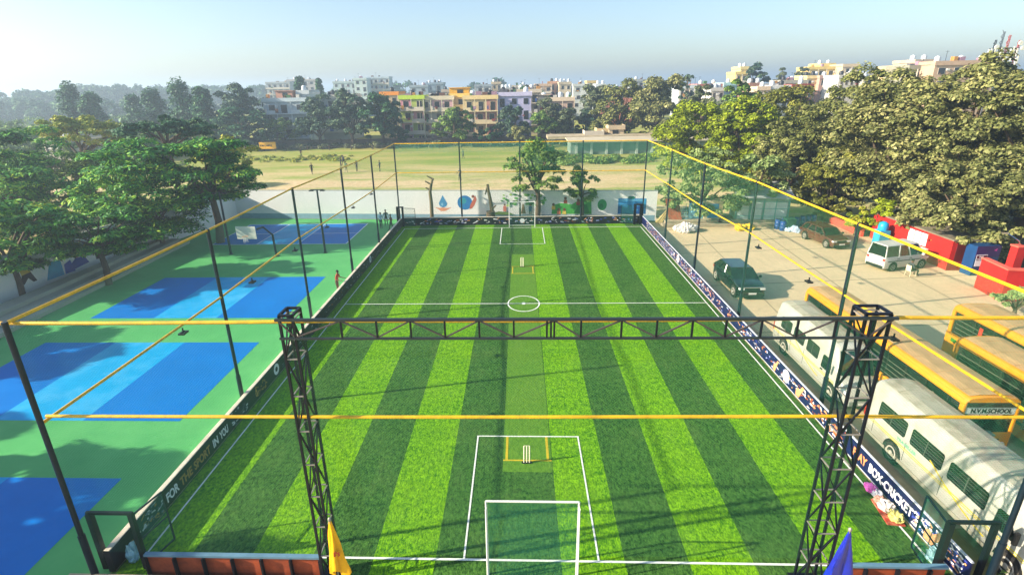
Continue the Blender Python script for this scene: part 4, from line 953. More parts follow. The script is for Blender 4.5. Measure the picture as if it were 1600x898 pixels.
M_step = mat('yard step concrete', 'a89a80', .9, var=.15, scale=1.5, dirt_or_dapple='776a54', dscale=1, damt=.4)
t = thing('yard_steps', 'low concrete platform step along the far side of the yard', 'step', (15.6, 54.6, 0))
b = MB(); b.box(0, 11.6, .0, 3, 0, .32); b.build('platform', M_step, t, bevel=.02)
b = MB(); b.box(.4, 11.6, .5, 3, .32, .55); b.build('upper_platform', M_step, t, bevel=.02)
M_gs = mat('faded green sheet metal', '7fa092', .6, var=.15, scale=1.5, dirt_or_dapple='5d7268', dscale=1, damt=.5)
t = thing('storage_shed', 'pale green sheet metal shed with sloping roof under the pale tree', 'shed', (23.4, 55.9, 0), R(-8))
b = MB(); b.box(0, 5.2, 0, 2.6, 0, 2.75); b.build('wall', M_gs, t)
b = MB(); b.add([(-.2, -.4, 2.8), (5.5, -.4, 2.8), (5.5, 3, 4.0), (-.2, 3, 4.0), (-.2, -.4, 2.86), (5.5, -.4, 2.86), (5.5, 3, 4.06), (-.2, 3, 4.06)], [(3, 2, 1, 0), (4, 5, 6, 7), (0, 1, 5, 4), (1, 2, 6, 5), (2, 3, 7, 6), (3, 0, 4, 7)]); b.build('roof', mat('grey tin roof', '9aa09c', .5, var=.12, scale=2, stretch=(6, .5, 1)), t)
for x in (.2, 1.5, 2.8, 3.9):
    b = MB(); b.box(x, x+1.05, -.03, -.002, .1, 2.45); b.build('shutter_door', mat('pale door sheet', 'b3c4bd', .5, var=.1), t)
b = MB()
for x in (0, 1.4, 2.7, 3.85, 5.1): b.bar((x, -.05, 0), (x, -.05, 2.75), .05)
for z in (.9, 1.7, 2.4): b.bar((0, -.05, z), (5.2, -.05, z), .04)
b.build('steel_grid', mat('teal steel frame', '3f9a92', .5), t)
t = thing('kiosk', 'small kiosk with a blue door and pale frame by the yard steps', 'kiosk', (20.2, 56.0, .55))
b = MB(); b.box(0, 1.9, 0, 1.2, 0, 1.9); b.build('kiosk_body', mat('beige painted kiosk', 'cdbf98', .7, var=.1), t, bevel=.02)
b = MB(); b.box(.35, 1.45, -.03, -.002, .1, 1.6); b.build('door', mat('mid blue door', '2b7cb8', .5, var=.1), t)
b = MB(); b.box(-1.3, -.05, .1, 1.1, 0, 1.7); b.build('side_cabinet', mat('light blue cabinet', '7cb8d4', .5, var=.15), t, bevel=.02)
t = thing('scrap_stand', 'leaning rusty frame and boards piled against the white wall', 'scrap pile', (16.6, 55.8, .3))
b = MB(); b.add([(0, 0, 0), (1.3, -.2, 0), (1.0, .9, 2.2), (-.4, 1.0, 2.3)], [(0, 1, 2, 3)]); b.build('rusty_panel', mat('rust brown sheet', '8c4a30', .8, var=.3, scale=4), t)
b = MB()
for k in range(9): b.bar((1.2+.15*k, -.2+.1*(k % 3), 0), (1.5+.12*k, .8, 1.2+.2*(k % 4)), .04)
for k in range(4): b.bar((1.2, .1, .3+.3*k), (2.8, .2, .35+.28*k), .03)
b.build('loose_bars', mat('blue grey bars', '6f9aa6', .5), t)
b = MB()
for k in range(8): b.bar((-1.6+.1*k, -.3, 0), (-.2+.05*k, .8, 1.0+.1*(k % 3)), .07)
b.build('bamboo_bundle', mat('dry bamboo', 'b8a468', .8, var=.2), t)
def bagpile(name, lab, x, y, n, c_, seed, spread, s_=.35):
    t = thing(name, lab, 'bags', (x, y, 0)); rr = random.Random(seed)
    for i in range(n):
        a = rr.uniform(0, 6.28); r_ = spread*math.sqrt(rr.random()); z = max(0, (spread-r_))*.55
        crumple('bag', c_, (r_*math.cos(a), r_*math.sin(a)*.7, z*rr.random()), (s_, s_, s_*1.3), seed*50+i, t)
bagpile('bag_heap', 'heap of white sacks on the yard below the rusty frame', 17.6, 53.2, 16, mat('white woven sack', 'd2cdc6', .8, var=.12, scale=4), 3, 1.05, .42)
bagpile('bag_heap', 'row of yellow sacks at the foot of the yard steps', 23.4, 53.6, 7, mat('yellow woven sack', 'd8b422', .8, var=.15, scale=4), 5, .9, .35)
bagpile('bag_heap', 'pale blue sacks lying beside the blue drums', 28.0, 52.6, 6, mat('pale blue sack', 'b4c8dc', .7, var=.15, scale=4), 6, .6, .33)
M_drum = mat('blue drum plastic', '123c80', .4, var=.12)
for i, (x, y) in enumerate(((26.9, 53.7), (27.7, 54.0), (28.5, 54.3), (29.2, 54.6), (29.9, 54.9), (30.6, 55.2), (31.3, 55.5), (27.1, 53.0))):
    t = thing('plastic_drum', ('first', 'second', 'third', 'fourth', 'fifth', 'sixth', 'last', 'front')[i]+(' blue plastic drum of the back row, counted from the shed' if i < 7 else ' blue plastic drum standing before the row by the green bin'), 'drum', (x, y, 0), 0, 'blue drums beside the shed')
    b = MB(); b.lathe([(.27, 0), (.31, .05), (.31, .3), (.33, .33), (.31, .36), (.31, .62), (.33, .65), (.31, .68), (.3, .92), (.24, .98)], (0, 0, 0), 18); b.build('drum_body', M_drum, t, smooth=40)
    b = MB(); b.lathe([(.26, .98), (.26, 1.03), (0, 1.04)], (0, 0, 0), 18); b.build('lid', mat('black drum lid', '182a44', .5), t, smooth=40)
t = thing('waste_bin', 'dark green wheeled bin beside the blue drums', 'bin', (27.7, 53.1, 0))
b = MB(); b.loft([[(-.35, -.35, 0), (.35, -.35, 0), (.35, .35, 0), (-.35, .35, 0)], [(-.45, -.45, 1.15), (.45, -.45, 1.15), (.45, .45, 1.15), (-.45, .45, 1.15)]]); b.build('bin_body', mat('dark green bin', '1d4a40', .5), t, bevel=.03)
b = MB(); b.box(-.47, .47, -.5, .48, 1.15, 1.24); b.build('lid', mat('dark green bin', '1d4a40'), t, bevel=.03)

# ------------------------------------------------------------------ people
def person(lab, loc, rz, shirt, trousers, skin='6b4530', hair='14100e', stride=.15, arm=(.12, .12), lean=0, pose='stand', s_=1.0, group=None):
    J = {}; add = lambda k, p, r: J.__setitem__(k, (Vector(p), r))
    L_ = lean
    if pose == 'sit':
        add('pel', (0, 0, .50), .13); hipz = .5; sh = Vector((0, .12+L_, 1.0))
    else:
        add('pel', (0, 0, .93), .13); sh = Vector((0, -L_, 1.40))
    add('waist', J['pel'][0].lerp(sh, .35), .115); add('chest', J['pel'][0].lerp(sh, .78), .145)
    add('neck', sh+Vector((0, -.01, .07)), .05); add('head0', sh+Vector((0, -.03, .16)), .08); add('head1', sh+Vector((0, -.03, .25)), .098); add('head2', sh+Vector((0, -.02, .31)), .07)
    add('nose', sh+Vector((0, -.135, .22)), .014)
    E_ = [('pel', 'waist'), ('waist', 'chest'), ('chest', 'neck'), ('neck', 'head0'), ('head0', 'head1'), ('head1', 'head2'), ('head1', 'nose')]
    for sd, nm in ((-1, 'l'), (1, 'r')):
        st = stride*sd
        if pose == 'sit':
            add('hip'+nm, (sd*.1, 0, .48), .09); add('knee'+nm, (sd*.14, -.42, .5), .062); add('ank'+nm, (sd*.14, -.4, .09), .04); add('toe'+nm, (sd*.15, -.56, .04), .032)
        else:
            add('hip'+nm, (sd*.1, 0, .88), .09); add('knee'+nm, (sd*.11, st*.45-.03, .48), .062); add('ank'+nm, (sd*.12, st, .09), .04); add('toe'+nm, (sd*.13, st-.15, .035), .032)
        E_ += [('pel', 'hip'+nm), ('hip'+nm, 'knee'+nm), ('knee'+nm, 'ank'+nm), ('ank'+nm, 'toe'+nm)]
        a = arm[0 if sd < 0 else 1]; up = Vector((sd*.18, 0, -.01))+sh
        el = up+Vector((sd*(.06+a*.2), .02-a*.5*(-sd*st > 0), -.27)); wr = el+Vector((sd*.02, -.06-a, -.22+a*.5))
        if pose == 'sit': wr = Vector((sd*.14, -.3, .6))
        add('sho'+nm, up, .062); add('elb'+nm, el, .042); add('wri'+nm, wr, .028); d = (wr-el).normalized()
        add('palm'+nm, wr+d*.07, .034); E_ += [('chest', 'sho'+nm), ('sho'+nm, 'elb'+nm), ('elb'+nm, 'wri'+nm), ('wri'+nm, 'palm'+nm)]
        side = Vector((0, -1, 0)).cross(d); side = Vector((0, 1, 0)) if side.length < .1 else Vector((0, -1, .0))
        for k, (o_, l_) in enumerate(((-.03, .07), (-.01, .085), (.01, .08), (.03, .06))):
            add('f%d%s' % (k, nm), wr+d*(.10+l_)+side*o_, .009); E_.append(('palm'+nm, 'f%d%s' % (k, nm)))
        add('th'+nm, wr+d*.06+side*.06, .010); E_.append(('wri'+nm, 'th'+nm))
    keys = list(J); me = bpy.data.meshes.new('body'); me.from_pydata([tuple(J[k][0]*s_) for k in keys], [(keys.index(a), keys.index(b_)) for a, b_ in E_], [])
    o = bpy.data.objects.new('tmp', me); sc.collection.objects.link(o)
    m = o.modifiers.new('s', 'SKIN'); o.modifiers.new('u', 'SUBSURF').levels = 1
    for i, k in enumerate(keys):
        v = me.skin_vertices[0].data[i]; v.radius = (J[k][1]*s_, J[k][1]*s_*(.8 if k in ('chest', 'waist', 'pel') else 1)); v.use_root = k == 'pel'
    bpy.context.view_layer.update()
    me2 = bpy.data.meshes.new_from_object(o.evaluated_get(bpy.context.evaluated_depsgraph_get())); bpy.data.objects.remove(o)
    ms = [mat('skin '+skin, skin, .6, var=.05), mat('cloth '+shirt, shirt, .85, var=.12, scale=6), mat('cloth '+trousers, trousers, .85, var=.12, scale=6), mat('shoe', '1c1a1a', .7)]
    for m_ in ms: me2.materials.append(m_)
    def cls(a, b_):
        for x in (a, b_):
            if x.startswith(('head', 'nose', 'palm', 'f', 'th', 'wri')): return 0
            if x.startswith('toe'): return 3
        if a.startswith(('hip', 'knee')) or b_.startswith(('hip', 'knee')): return 2
        return 1
    P = [(J[a][0]*s_, J[b_][0]*s_, cls(a, b_)) for a, b_ in E_]
    for f in me2.polygons:
        c_ = f.center; best = (9, 1)
        for a, b_, k in P:
            d = b_-a; tt_ = max(0, min(1, (c_-a).dot(d)/max(1e-9, d.dot(d)))); q = (c_-(a+d*tt_)).length
            if q < best[0]: best = (q, k)
        f.material_index = best[1]; f.use_smooth = True
    t = thing('person', lab, 'person', loc, rz, group); me2.name = 'body'
    link(bpy.data.objects.new('body', me2), t)
    b = MB(); hc = (J['head1'][0]+Vector((0, .015, .035)))*s_; b.lathe([(.0, .085), (.055, .07), (.093, .03), (.102, -.01), (.094, -.05)], hc, 12); b.build('hair', mat('hair '+hair, hair, .7), t, smooth=60)
    return t
def gp(u, v): p = gnd(u, v); return (p.x, p.y, .012)
person('person in a pale blue shirt, left one of the three talking at the far corner', gp(596, 357), R(40), 'a8c8d0', '1e2a30', stride=.1, group=None)
person('tall person in dark green at the back of the three in the far corner', gp(604, 352), R(10), '1e4038', '1c2c28', stride=.14)
person('person in a brown jacket nearest the corner gate of the three in the far corner', gp(612, 360), R(-50), '6a4c3c', '3c4438', stride=.2, arm=(.3, .2))
person('person in a red shirt leaning on the black board by the halfway line', (-12.75, 36.5, .012), R(80), 'b83c28', '5a3a34', stride=.05, arm=(.35, .3), lean=.12)
person('person in dark grey shirt sitting on the plastic chair by the white van', (30.4, 39.35, 0), R(100), '3a3c42', '3a4a3a', pose='sit')
FIELD = [(346, 272, '7a4a3c', '4a3a30', 'person bending in brown clothes on the far field, leftmost player', .25), (488, 272, '1c1e22', '1a1a1e', 'person in black striding across the bare patch of the far field', .5),
         (471, 246, '2a3328', '22261f', 'person in dark clothes on the bright green patch of the far field', .4), (533, 262, '2b2f33', '23262a', 'person in grey behind the fence post on the far field', .15),
         (537, 258, '2a2d3a', '1d2026', 'person in navy standing farthest back in the knot of players', .2), (541, 270, '55704a', '8a8a7a', 'person in a green shirt stooping in the knot of players', .35),
         (558, 268, '4a4a40', '3a3a34', 'person in olive standing between two fence posts on the field', .12), (594, 268, '3e5044', '2b332d', 'person in dark green standing left of the far corner post', .1),
         (724, 248, '3a5a50', '24302c', 'person in teal standing alone beyond the far net', .15), (719, 282, '2c4a58', '20242c', 'person in blue standing close behind the far fence post', .12)]
for i, (u, v, a, b_, lab, st) in enumerate(FIELD):
    p = gnd(u, v); person(lab, (p.x, p.y, -.02), R(37*i), a, b_, stride=st, arm=(.2+.1*(i % 3), .15), s_=1.15 if u != 346 else 1.1, lean=.3 if u in (346, 541) else 0, group='players out on the far field')
t = thing('plastic_chair', 'cream plastic chair under the seated person by the van', 'chair', (30.4, 39.4, 0), R(100))
b = MB(); b.box(-.23, .23, -.22, .24, .38, .42); b.build('seat', mat('cream plastic', 'd8ccaa', .5), t, bevel=.01)
b = MB(); b.box(-.22, .22, .24, .28, .42, .85); b.build('backrest', mat('cream plastic', 'd8ccaa'), t, bevel=.01)
for x in (-.2, .2):
    for y in (-.2, .22): b = MB(); b.bar((x, y, .38), (x*1.2, y*1.15, 0), .035); b.build('leg', mat('cream plastic', 'd8ccaa'), t)
# ------------------------------------------------------------------ trees
def leaf_mat(name, cols, trans=.16, rough=.6, nscale=.35):
    m, nt, b = newmat(name); g_ = nt.nodes.new('ShaderNodeNewGeometry'); cr_ = nt.nodes.new('ShaderNodeValToRGB')
    oi = nt.nodes.new('ShaderNodeObjectInfo')
    e = cr_.color_ramp.elements; e[0].position = 0; e[0].color = lin(cols[0]); e[1].position = 1; e[1].color = lin(cols[-1])
    for i, c_ in enumerate(cols[1:-1]): x = e.new((i+1)/(len(cols)-1)); x.color = lin(c_)
    n = noise(nt, g_.outputs['Position'], nscale, 2, .6)
    f = mth(nt, 'ADD', mth(nt, 'MULTIPLY', g_.outputs['Random Per Island'], .65), mth(nt, 'SUBTRACT', mth(nt, 'MULTIPLY', n, 1.1), .37), clamp=True)
    nt.links.new(f, cr_.inputs[0]); nt.links.new(cr_.outputs[0], b.inputs['Base Color'])
    b.inputs['Roughness'].default_value = rough; b.inputs['Specular IOR Level'].default_value = .25
    tr = nt.nodes.new('ShaderNodeBsdfTranslucent'); nt.links.new(cr_.outputs[0], tr.inputs[0])
    mx = nt.nodes.new('ShaderNodeMixShader'); mx.inputs[0].default_value = trans
    nt.links.new(b.outputs[0], mx.inputs[1]); nt.links.new(tr.outputs[0], mx.inputs[2]); nt.links.new(mx.outputs[0], nt.nodes['Material Output'].inputs[0])
    return m
LM = {
 'olive': leaf_mat('olive pale leaves', ['36401e', '7a8048', 'b0aa70']),
 'olive2': leaf_mat('dry olive leaves', ['2c3816', '6c7438', 'a4a466']),
 'yellowgreen': leaf_mat('bright yellow green leaves', ['42560f', '879a1a', 'adb62c']),
 'gold': leaf_mat('golden green leaves', ['343f14', '70762a', 'a09c48']),
 'fern': leaf_mat('feathery deep green leaves', ['0e3418', '226a2c', '5ca032', 'bcd040']),
 'feather': leaf_mat('feathery yellow green leaves', ['5c7a1e', '94a02c', 'b8a83a']),
 'dark': leaf_mat('dark green leaves', ['103426', '2a5c3a', '648c56']),
 'darkblue': leaf_mat('grey green leaves', ['18382c', '3c5c46', '80906c']),
 'mid': leaf_mat('mid green leaves', ['2f4c1c', '5c8030', '98ac52']),
 'pale': leaf_mat('pale sage leaves', ['4f6836', '7d9452', 'a9b578']),
 'dusty': leaf_mat('dusty grey green leaves', ['3a4a30', '62704c', '8e8e66']),
}
M_bark = mat('grey brown bark', '5a4c3c', .95, var=.25, scale=3, dirt_or_dapple='3a3026', dscale=1.5, damt=.6, bump=.5, bscale=12)
M_barkp = mat('pale sawn bark', '6e6248', .95, var=.2, scale=4, dirt_or_dapple='4a4030', dscale=2, damt=.5)
def leaves(rg, centers, radii, n, leaf, up=.75, droop=0., aspect=1.7, flat=1.):
    k = rg.integers(0, len(centers), n); C = centers[k]; Rr = radii[k][:, None]
    d = rg.normal(size=(n, 3)); d /= np.linalg.norm(d, axis=1)[:, None]
    d[:, 2] = np.where(d[:, 2] < -.25, -d[:, 2]*.6, d[:, 2])
    p = C+d*Rr*rg.uniform(.68, 1.06, (n, 1))*np.array([1, 1, flat])
    nr = d*.7+np.array([0, 0, up])+rg.normal(size=(n, 3))*.45; nr /= np.linalg.norm(nr, axis=1)[:, None]
    a = rg.normal(size=(n, 3)); a[:, 2] -= droop; a -= nr*(a*nr).sum(1)[:, None]; a /= np.linalg.norm(a, axis=1)[:, None]
    b_ = np.cross(nr, a); s_ = leaf*rg.uniform(.6, 1.35, (n, 1))
    return np.stack([p-a*s_*aspect*.5, p+b_*s_*.5+nr*s_*.08, p+a*s_*aspect*.5-nr*s_*.12, p-b_*s_*.5+nr*s_*.08], 1).reshape(-1, 3)
def quads_obj(name, V, m, parent):
    n = len(V)//4; me = bpy.data.meshes.new(name); me.vertices.add(4*n); me.loops.add(4*n); me.polygons.add(n)
    me.vertices.foreach_set('co', V.astype(np.float32).ravel()); me.loops.foreach_set('vertex_index', np.arange(4*n, dtype=np.int32))
    me.polygons.foreach_set('loop_start', np.arange(0, 4*n, 4, dtype=np.int32)); me.update(); me.materials.append(m)
    return link(bpy.data.objects.new(name, me), parent)
TREE_N = 0
def tree(lab, x, y, ztop, zbot, rx, m, n=6000, leaf=.3, style='broad', name='broadleaf_tree', group=None, trunk=None, lumps=None, seed=None, tr=.0, lean=(0, 0), ry=None):
    global TREE_N; TREE_N += 1; rg = np.random.default_rng(seed or TREE_N*13)
    t = thing(name, lab, 'tree', (x, y, 0), 0, group); n = int(n*1.15) if style == 'broad' else n
    rz = (ztop-zbot)/2; zc = (ztop+zbot)/2; ry = ry or rx
    K = lumps or 34; base = min(rx, rz)
    d = rg.normal(size=(K, 3)); d /= np.linalg.norm(d, axis=1)[:, None]; d[:, 2] = np.where(d[:, 2] < -.8, -d[:, 2], d[:, 2])
    rad = np.where(rg.random((K, 1)) < .25, rg.uniform(.2, .55, (K, 1)), rg.uniform(.6, 1.0, (K, 1))); c_ = d*rad*np.array([rx, ry, rz]); lr = rg.uniform(.13, .34, K)*base
    droop, up, asp, flat = 0, .75, 1.6, .8
    if style == 'broad' and K > 70:
        K2 = int(K*1.7); d = rg.normal(size=(K2, 3)); d /= np.linalg.norm(d, axis=1)[:, None]; rad = np.where(rg.random((K2, 1)) < .2, rg.uniform(.3, .6, (K2, 1)), rg.uniform(.72, 1.02, (K2, 1)))
        c_ = d*rad*np.array([rx, ry, rz]); lr = rg.uniform(.09, .24, K2)*base; K = K2
    if style == 'column':
        z_ = rg.uniform(-1, 1, K); a = rg.uniform(0, 6.28, K); w_ = (1-.88*np.clip((z_+.2)/1.2, 0, 1)**1.2)*rg.uniform(.2, .8, K)
        c_ = np.stack([np.cos(a)*w_*rx, np.sin(a)*w_*ry, z_*rz*.9], 1); lr = rg.uniform(.45, .7, K)*rx
    if style == 'fern':
        z_ = rg.uniform(-.9, .95, K); a = rg.uniform(0, 6.28, K); w_ = np.sqrt(np.clip(1-z_**2*.75, .1, 1))*rg.uniform(.3, .95, K)
        c_ = np.stack([np.cos(a)*w_*rx, np.sin(a)*w_*ry, z_*rz*.9-(w_**2)*rz*.18], 1); lr = rg.uniform(.24, .42, K)*base; droop, up, asp, flat = .5, 1.1, 3.0, .42
    if style == 'umbrella':
        a = rg.uniform(0, 6.28, K); w_ = np.sqrt(rg.uniform(0, 1, K)); c_ = np.stack([np.cos(a)*w_*rx*.9, np.sin(a)*w_*ry*.9, rz*(.65-.8*w_**2+rg.normal(0, .22, K))], 1); lr = rg.uniform(.2, .36, K)*base*1.2; flat = .55; asp = 2.2
    zoff = np.array([lean[0], lean[1], zc]); c_ = c_+zoff
    quads_obj('crown', leaves(rg, c_, lr, n, leaf, up, droop, asp, flat), m, t)
    b = MB(); tr = tr or max(.12, .028*ztop+.05); zt = zbot+(ztop-zbot)*.25
    top = Vector((lean[0]*.5, lean[1]*.5, zt)); b.tube([(0, 0, -.05), (.03*zt, .02*zt, zt*.4), tuple(top)], [tr*1.25, tr, tr*.75], 9)
    for i in range(min(14, K)):
        e = Vector(c_[i]); mid = top.lerp(e, .5)+Vector((0, 0, .08*rz)); s0 = Vector((0, 0, 0)).lerp(top, .75+.25*(i % 3)/2)
        b.tube([s0, mid, e], [tr*.5, tr*.28, tr*.1], 6, False)
    b.build('trunk', M_bark, t, smooth=60)
    return t
def T(lab, u0, u1, vt, vb, Y, m, n=5000, leaf=.3, **k):
    uc = (u0+u1)/2; a, b_ = atY(u0, (vt+vb)/2, Y), atY(u1, (vt+vb)/2, Y); top, bot = atY(uc, vt, Y), atY(uc, vb, Y)
    return tree(lab, (a.x+b_.x)/2, Y, top.z, max(.6, bot.z)*(.4 if k.get('name') not in ('feathery_tree', 'young_tree', 'airy_tree', 'spreading_tree', 'neem_tree') else 1), (b_.x-a.x)/2, LM[m], n, leaf, **k)
# near left, along the gallery and behind the wall
T('large feathery deep green tree overhanging the left wall beside the basketball court', 125, 335, 212, 372, 48.6, 'fern', 22000, .17, style='fern', name='feathery_tree', lumps=95)
T('smaller tree with yellow green top at the right end of the left tree row', 245, 400, 212, 322, 50.5, 'fern', 12000, .17, style='fern', name='feathery_tree', lumps=60)
T('feathery tree whose low crown hangs over the near gallery steps at the left edge', -90, 95, 312, 432, 36, 'fern', 15000, .16, style='fern', name='feathery_tree', lumps=75)
T('feathery light green tree in front of the painted players on the left wall', 70, 225, 322, 404, 38.5, 'fern', 12000, .16, style='fern', name='feathery_tree', lumps=70)
T('tall dark tree at the left edge of the photo behind the wall', -140, 130, 195, 345, 57, 'fern', 15000, .2, style='fern', name='feathery_tree', lumps=80)
T('deep green tree filling the gap at the left edge over the gallery', -70, 110, 250, 372, 50, 'fern', 14000, .17, style='fern', name='feathery_tree', lumps=80)
T('pale yellow green airy tree behind the left tree row', 66, 178, 180, 250, 78, 'feather', 7000, .26, style='umbrella', name='airy_tree', lumps=50)
T('dark spreading tree standing behind the large feathery tree', 178, 335, 180, 238, 68, 'dark', 8000, .27, style='umbrella', name='spreading_tree', lumps=55)
T('dense green tree below the pale yellow green one', 60, 190, 232, 300, 62, 'mid', 9000, .2, name='broadleaf_tree', lumps=50)
T('low yellow green bush tree right of the spreading tree above the white wall', 300, 402, 212, 262, 64, 'feather', 4000, .24, name='broadleaf_tree', lumps=36)
# shade trees off the left edge whose shadows fall across the courts
for i, (x, y, h, r_) in enumerate(((-42.5, 15, 9, 4.2), (-42, 24, 8.5, 4.0), (-43, 5, 10, 4.5), (-31, 11.5, 9.0, 3.4), (-28.5, 7.0, 9.5, 3.4))):
    tree('dark feathery tree %s beyond the left edge of the view' % ('first', 'second', 'third', 'fourth', 'fifth')[i], x, y, h, 3.2, r_, LM['fern'], 5000, .3, style='fern', name='feathery_tree', group=None)
# mid-left columnar and rounded trees
for lab, u0, u1, vt, vb, Y, m in (('leftmost tall columnar tree rising above the left haze', 93, 131, 128, 196, 150, 'dark'), ('columnar tree just right of the leftmost tall one', 127, 163, 144, 202, 146, 'dark'), ('slim columnar tree beside the hazy tree bank', 196, 226, 150, 196, 165, 'dark'),
        ('mid height columnar tree left of the tallest one', 222, 260, 141, 200, 158, 'dark'), ('tall pointed columnar tree with a feathery tip', 264, 306, 127, 205, 152, 'dark'), ('tapered columnar tree left of the rounded grey green tree', 300, 338, 138, 212, 145, 'dark'),
        ('thin columnar tree behind the white apartment block', 458, 480, 118, 150, 190, 'dark'), ('pointed dark tree behind the roofs above the big grove', 492, 505, 122, 148, 200, 'dark')):
    T(lab, u0, u1, vt, vb, Y, m, 4200, .5, style='column', name='columnar_tree', lumps=60)
T('rounded grey green tree left of the white apartment block', 333, 415, 134, 190, 150, 'darkblue', 6000, .5, lumps=45)
T('broad layered tree in front of the rounded grey green tree', 338, 420, 165, 225, 138, 'dark', 6000, .45, style='fern', lumps=50, name='layered_tree')
T('green shrub tree below the white apartment block', 412, 470, 186, 226, 143, 'mid', 4500, .42, lumps=36)
T('dense dark tree left part of the big grove in front of the houses', 462, 530, 148, 226, 141, 'darkblue', 7000, .42, lumps=50)
T('tallest dense tree in the middle of the big grove', 512, 582, 140, 228, 139, 'darkblue', 8000, .42, lumps=55)
T('broad dense tree at the right end of the big grove', 560, 632, 146, 226, 141, 'dark', 8000, .42, lumps=55)
T('low dark green bush at the foot of the big grove', 600, 640, 195, 224, 143, 'dark', 3000, .4, lumps=26)
T('yellow green tree in front of the pink and cream houses', 676, 742, 168, 222, 139, 'mid', 6500, .4, lumps=42)
T('low dark weeping bush right of the yellow green tree', 740, 792, 199, 224, 138, 'dark', 4000, .36, lumps=30)
T('grey green tree below the lavender house', 774, 832, 166, 206, 143, 'darkblue', 5500, .42, lumps=40)
T('fresh green tree standing before the dark gap in the far trees', 822, 870, 174, 210, 141, 'mid', 4000, .4, lumps=32)
T('small olive tree at the field edge behind the far net', 795, 832, 196, 232, 133, 'olive', 3500, .36, lumps=26)
T('dusty tree left of the cream house with rooftop tanks', 830, 880, 157, 195, 146, 'dusty', 4500, .42, lumps=34)
T('dusty tree below the cream house with rooftop tanks', 866, 908, 166, 222, 142, 'dusty', 5500, .4, lumps=38)
T('dark tree between the cream house and the giant olive tree', 896, 934, 168, 220, 144, 'darkblue', 5000, .42, lumps=34)
T('dusty green tree rising behind the dark tree gap', 900, 962, 132, 195, 152, 'dusty', 6000, .48, lumps=40)
T('giant olive tree, left half of the pair behind the tin roofs', 926, 1010, 128, 218, 137, 'olive2', 11000, .42, lumps=60)
T('giant rounded olive tree, right half of the pair behind the tin roofs', 985, 1078, 117, 222, 133, 'olive', 13000, .42, lumps=70)
T('slim blue green tree behind the giant olive pair', 1064, 1086, 112, 150, 175, 'darkblue', 1800, .55, lumps=20)
T('tall grey green tree beside the yellow tower block on the skyline', 1160, 1204, 98, 145, 200, 'darkblue', 3500, .6, lumps=30)
T('airy tree on the right skyline left of the yellow school building', 1205, 1236, 104, 135, 215, 'dusty', 2200, .6, lumps=24)
T('airy tree just left of the yellow school building roof', 1236, 1268, 97, 132, 212, 'dusty', 2400, .6, lumps=24)
T('muted green tree in front of the red roofed house row', 1072, 1120, 131, 182, 118, 'dusty', 5500, .38, lumps=36)
T('round deep green tree poking above the yellow green mass', 1124, 1186, 127, 190, 100, 'mid', 5500, .36, lumps=36)
# right-hand mass
T('bright yellow green tree at the right corner of the cage', 1022, 1150, 160, 270, 84, 'yellowgreen', 24000, .25, lumps=110)
T('yellow green tree between the bright one and the dark gap', 1110, 1215, 155, 268, 78, 'yellowgreen', 22000, .25, lumps=95)
T('orange tinged green tree on the skyline of the right mass', 1168, 1292, 138, 235, 82, 'gold', 20000, .26, lumps=90)
T('olive tree left of the great pale tree', 1185, 1300, 168, 300, 67, 'olive2', 22000, .24, lumps=100)
T('tall dry olive tree rising behind the van', 1270, 1420, 112, 265, 68, 'olive2', 30000, .24, lumps=120)
T('great pale leaved tree above the guardhouse', 1310, 1500, 118, 300, 56, 'olive', 46000, .215, lumps=170)
T('great pale leaved tree at the upper right corner', 1430, 1605, 92, 300, 50, 'olive', 46000, .21, lumps=170)
T('pale leaved tree running off the right edge of the photo', 1530, 1740, 98, 330, 46, 'olive', 36000, .21, lumps=140)
T('low bough of pale leaves over the guardhouse roof', 1430, 1600, 250, 392, 43.5, 'olive', 26000, .2, lumps=90, name='broadleaf_tree')
T('golden brown leaved bush tree between the shed and the van', 1250, 1345, 235, 345, 57, 'gold', 20000, .19, lumps=80)
T('bright yellow green shrub beside the low red wall', 1350, 1402, 308, 368, 50, 'yellowgreen', 3500, .22, lumps=24, name='shrub')
T('small yellow and orange croton shrub behind the low red wall', 1318, 1360, 325, 372, 51, 'feather', 2600, .2, lumps=20, name='shrub')
T('little orange green shrub left of the turquoise cooler', 1372, 1412, 340, 378, 48.5, 'gold', 2200, .18, lumps=18, name='shrub')
T('leafy twig bush at the foot of the right red wall', 1555, 1625, 448, 498, 31.5, 'pale', 1500, .16, lumps=18, name='shrub')
T('pale airy neem tree beyond the net over the storage shed', 1022, 1175, 235, 345, 57.2, 'pale', 11000, .21, lumps=75, name='neem_tree')
T('pale green tree right half over the shed roof behind the net', 1130, 1235, 245, 330, 58.5, 'pale', 7000, .22, lumps=50, name='neem_tree')
# trees between the far board and the mural wall
T('green tree with forked trunk in front of the murals behind the goal', 788, 892, 222, 308, 58.0, 'mid', 5500, .19, lumps=46, name='young_tree')
T('smaller green tree beside the green hills mural', 884, 936, 262, 318, 57.8, 'mid', 2600, .18, lumps=26, name='young_tree')
def lopped(lab, u, vb, Y, pts, r0, stubs):
    base = atY(u, vb, Y); t = thing('lopped_tree', lab, 'tree', (base.x, Y, 0))
    q = [Vector((0, 0, -.05))]+[atY(a, b_, Y)-Vector((base.x, Y, 0)) for a, b_ in pts]
    for v in q: v.y = .1*math.sin(v.z)
    b = MB(); b.tube(q, [r0*(1-.55*i/len(q)) for i in range(len(q))], 9); b.build('trunk', M_barkp, t, smooth=60)
    for (a, b_), (c_, d) in stubs:
        p, s_ = atY(a, b_, Y)-Vector((base.x, Y, 0)), atY(c_, d, Y)-Vector((base.x, Y, 0)); b = MB(); b.tube([p, s_], [r0*.5, r0*.3], 7); b.build('branch_stub', M_barkp, t, smooth=60)
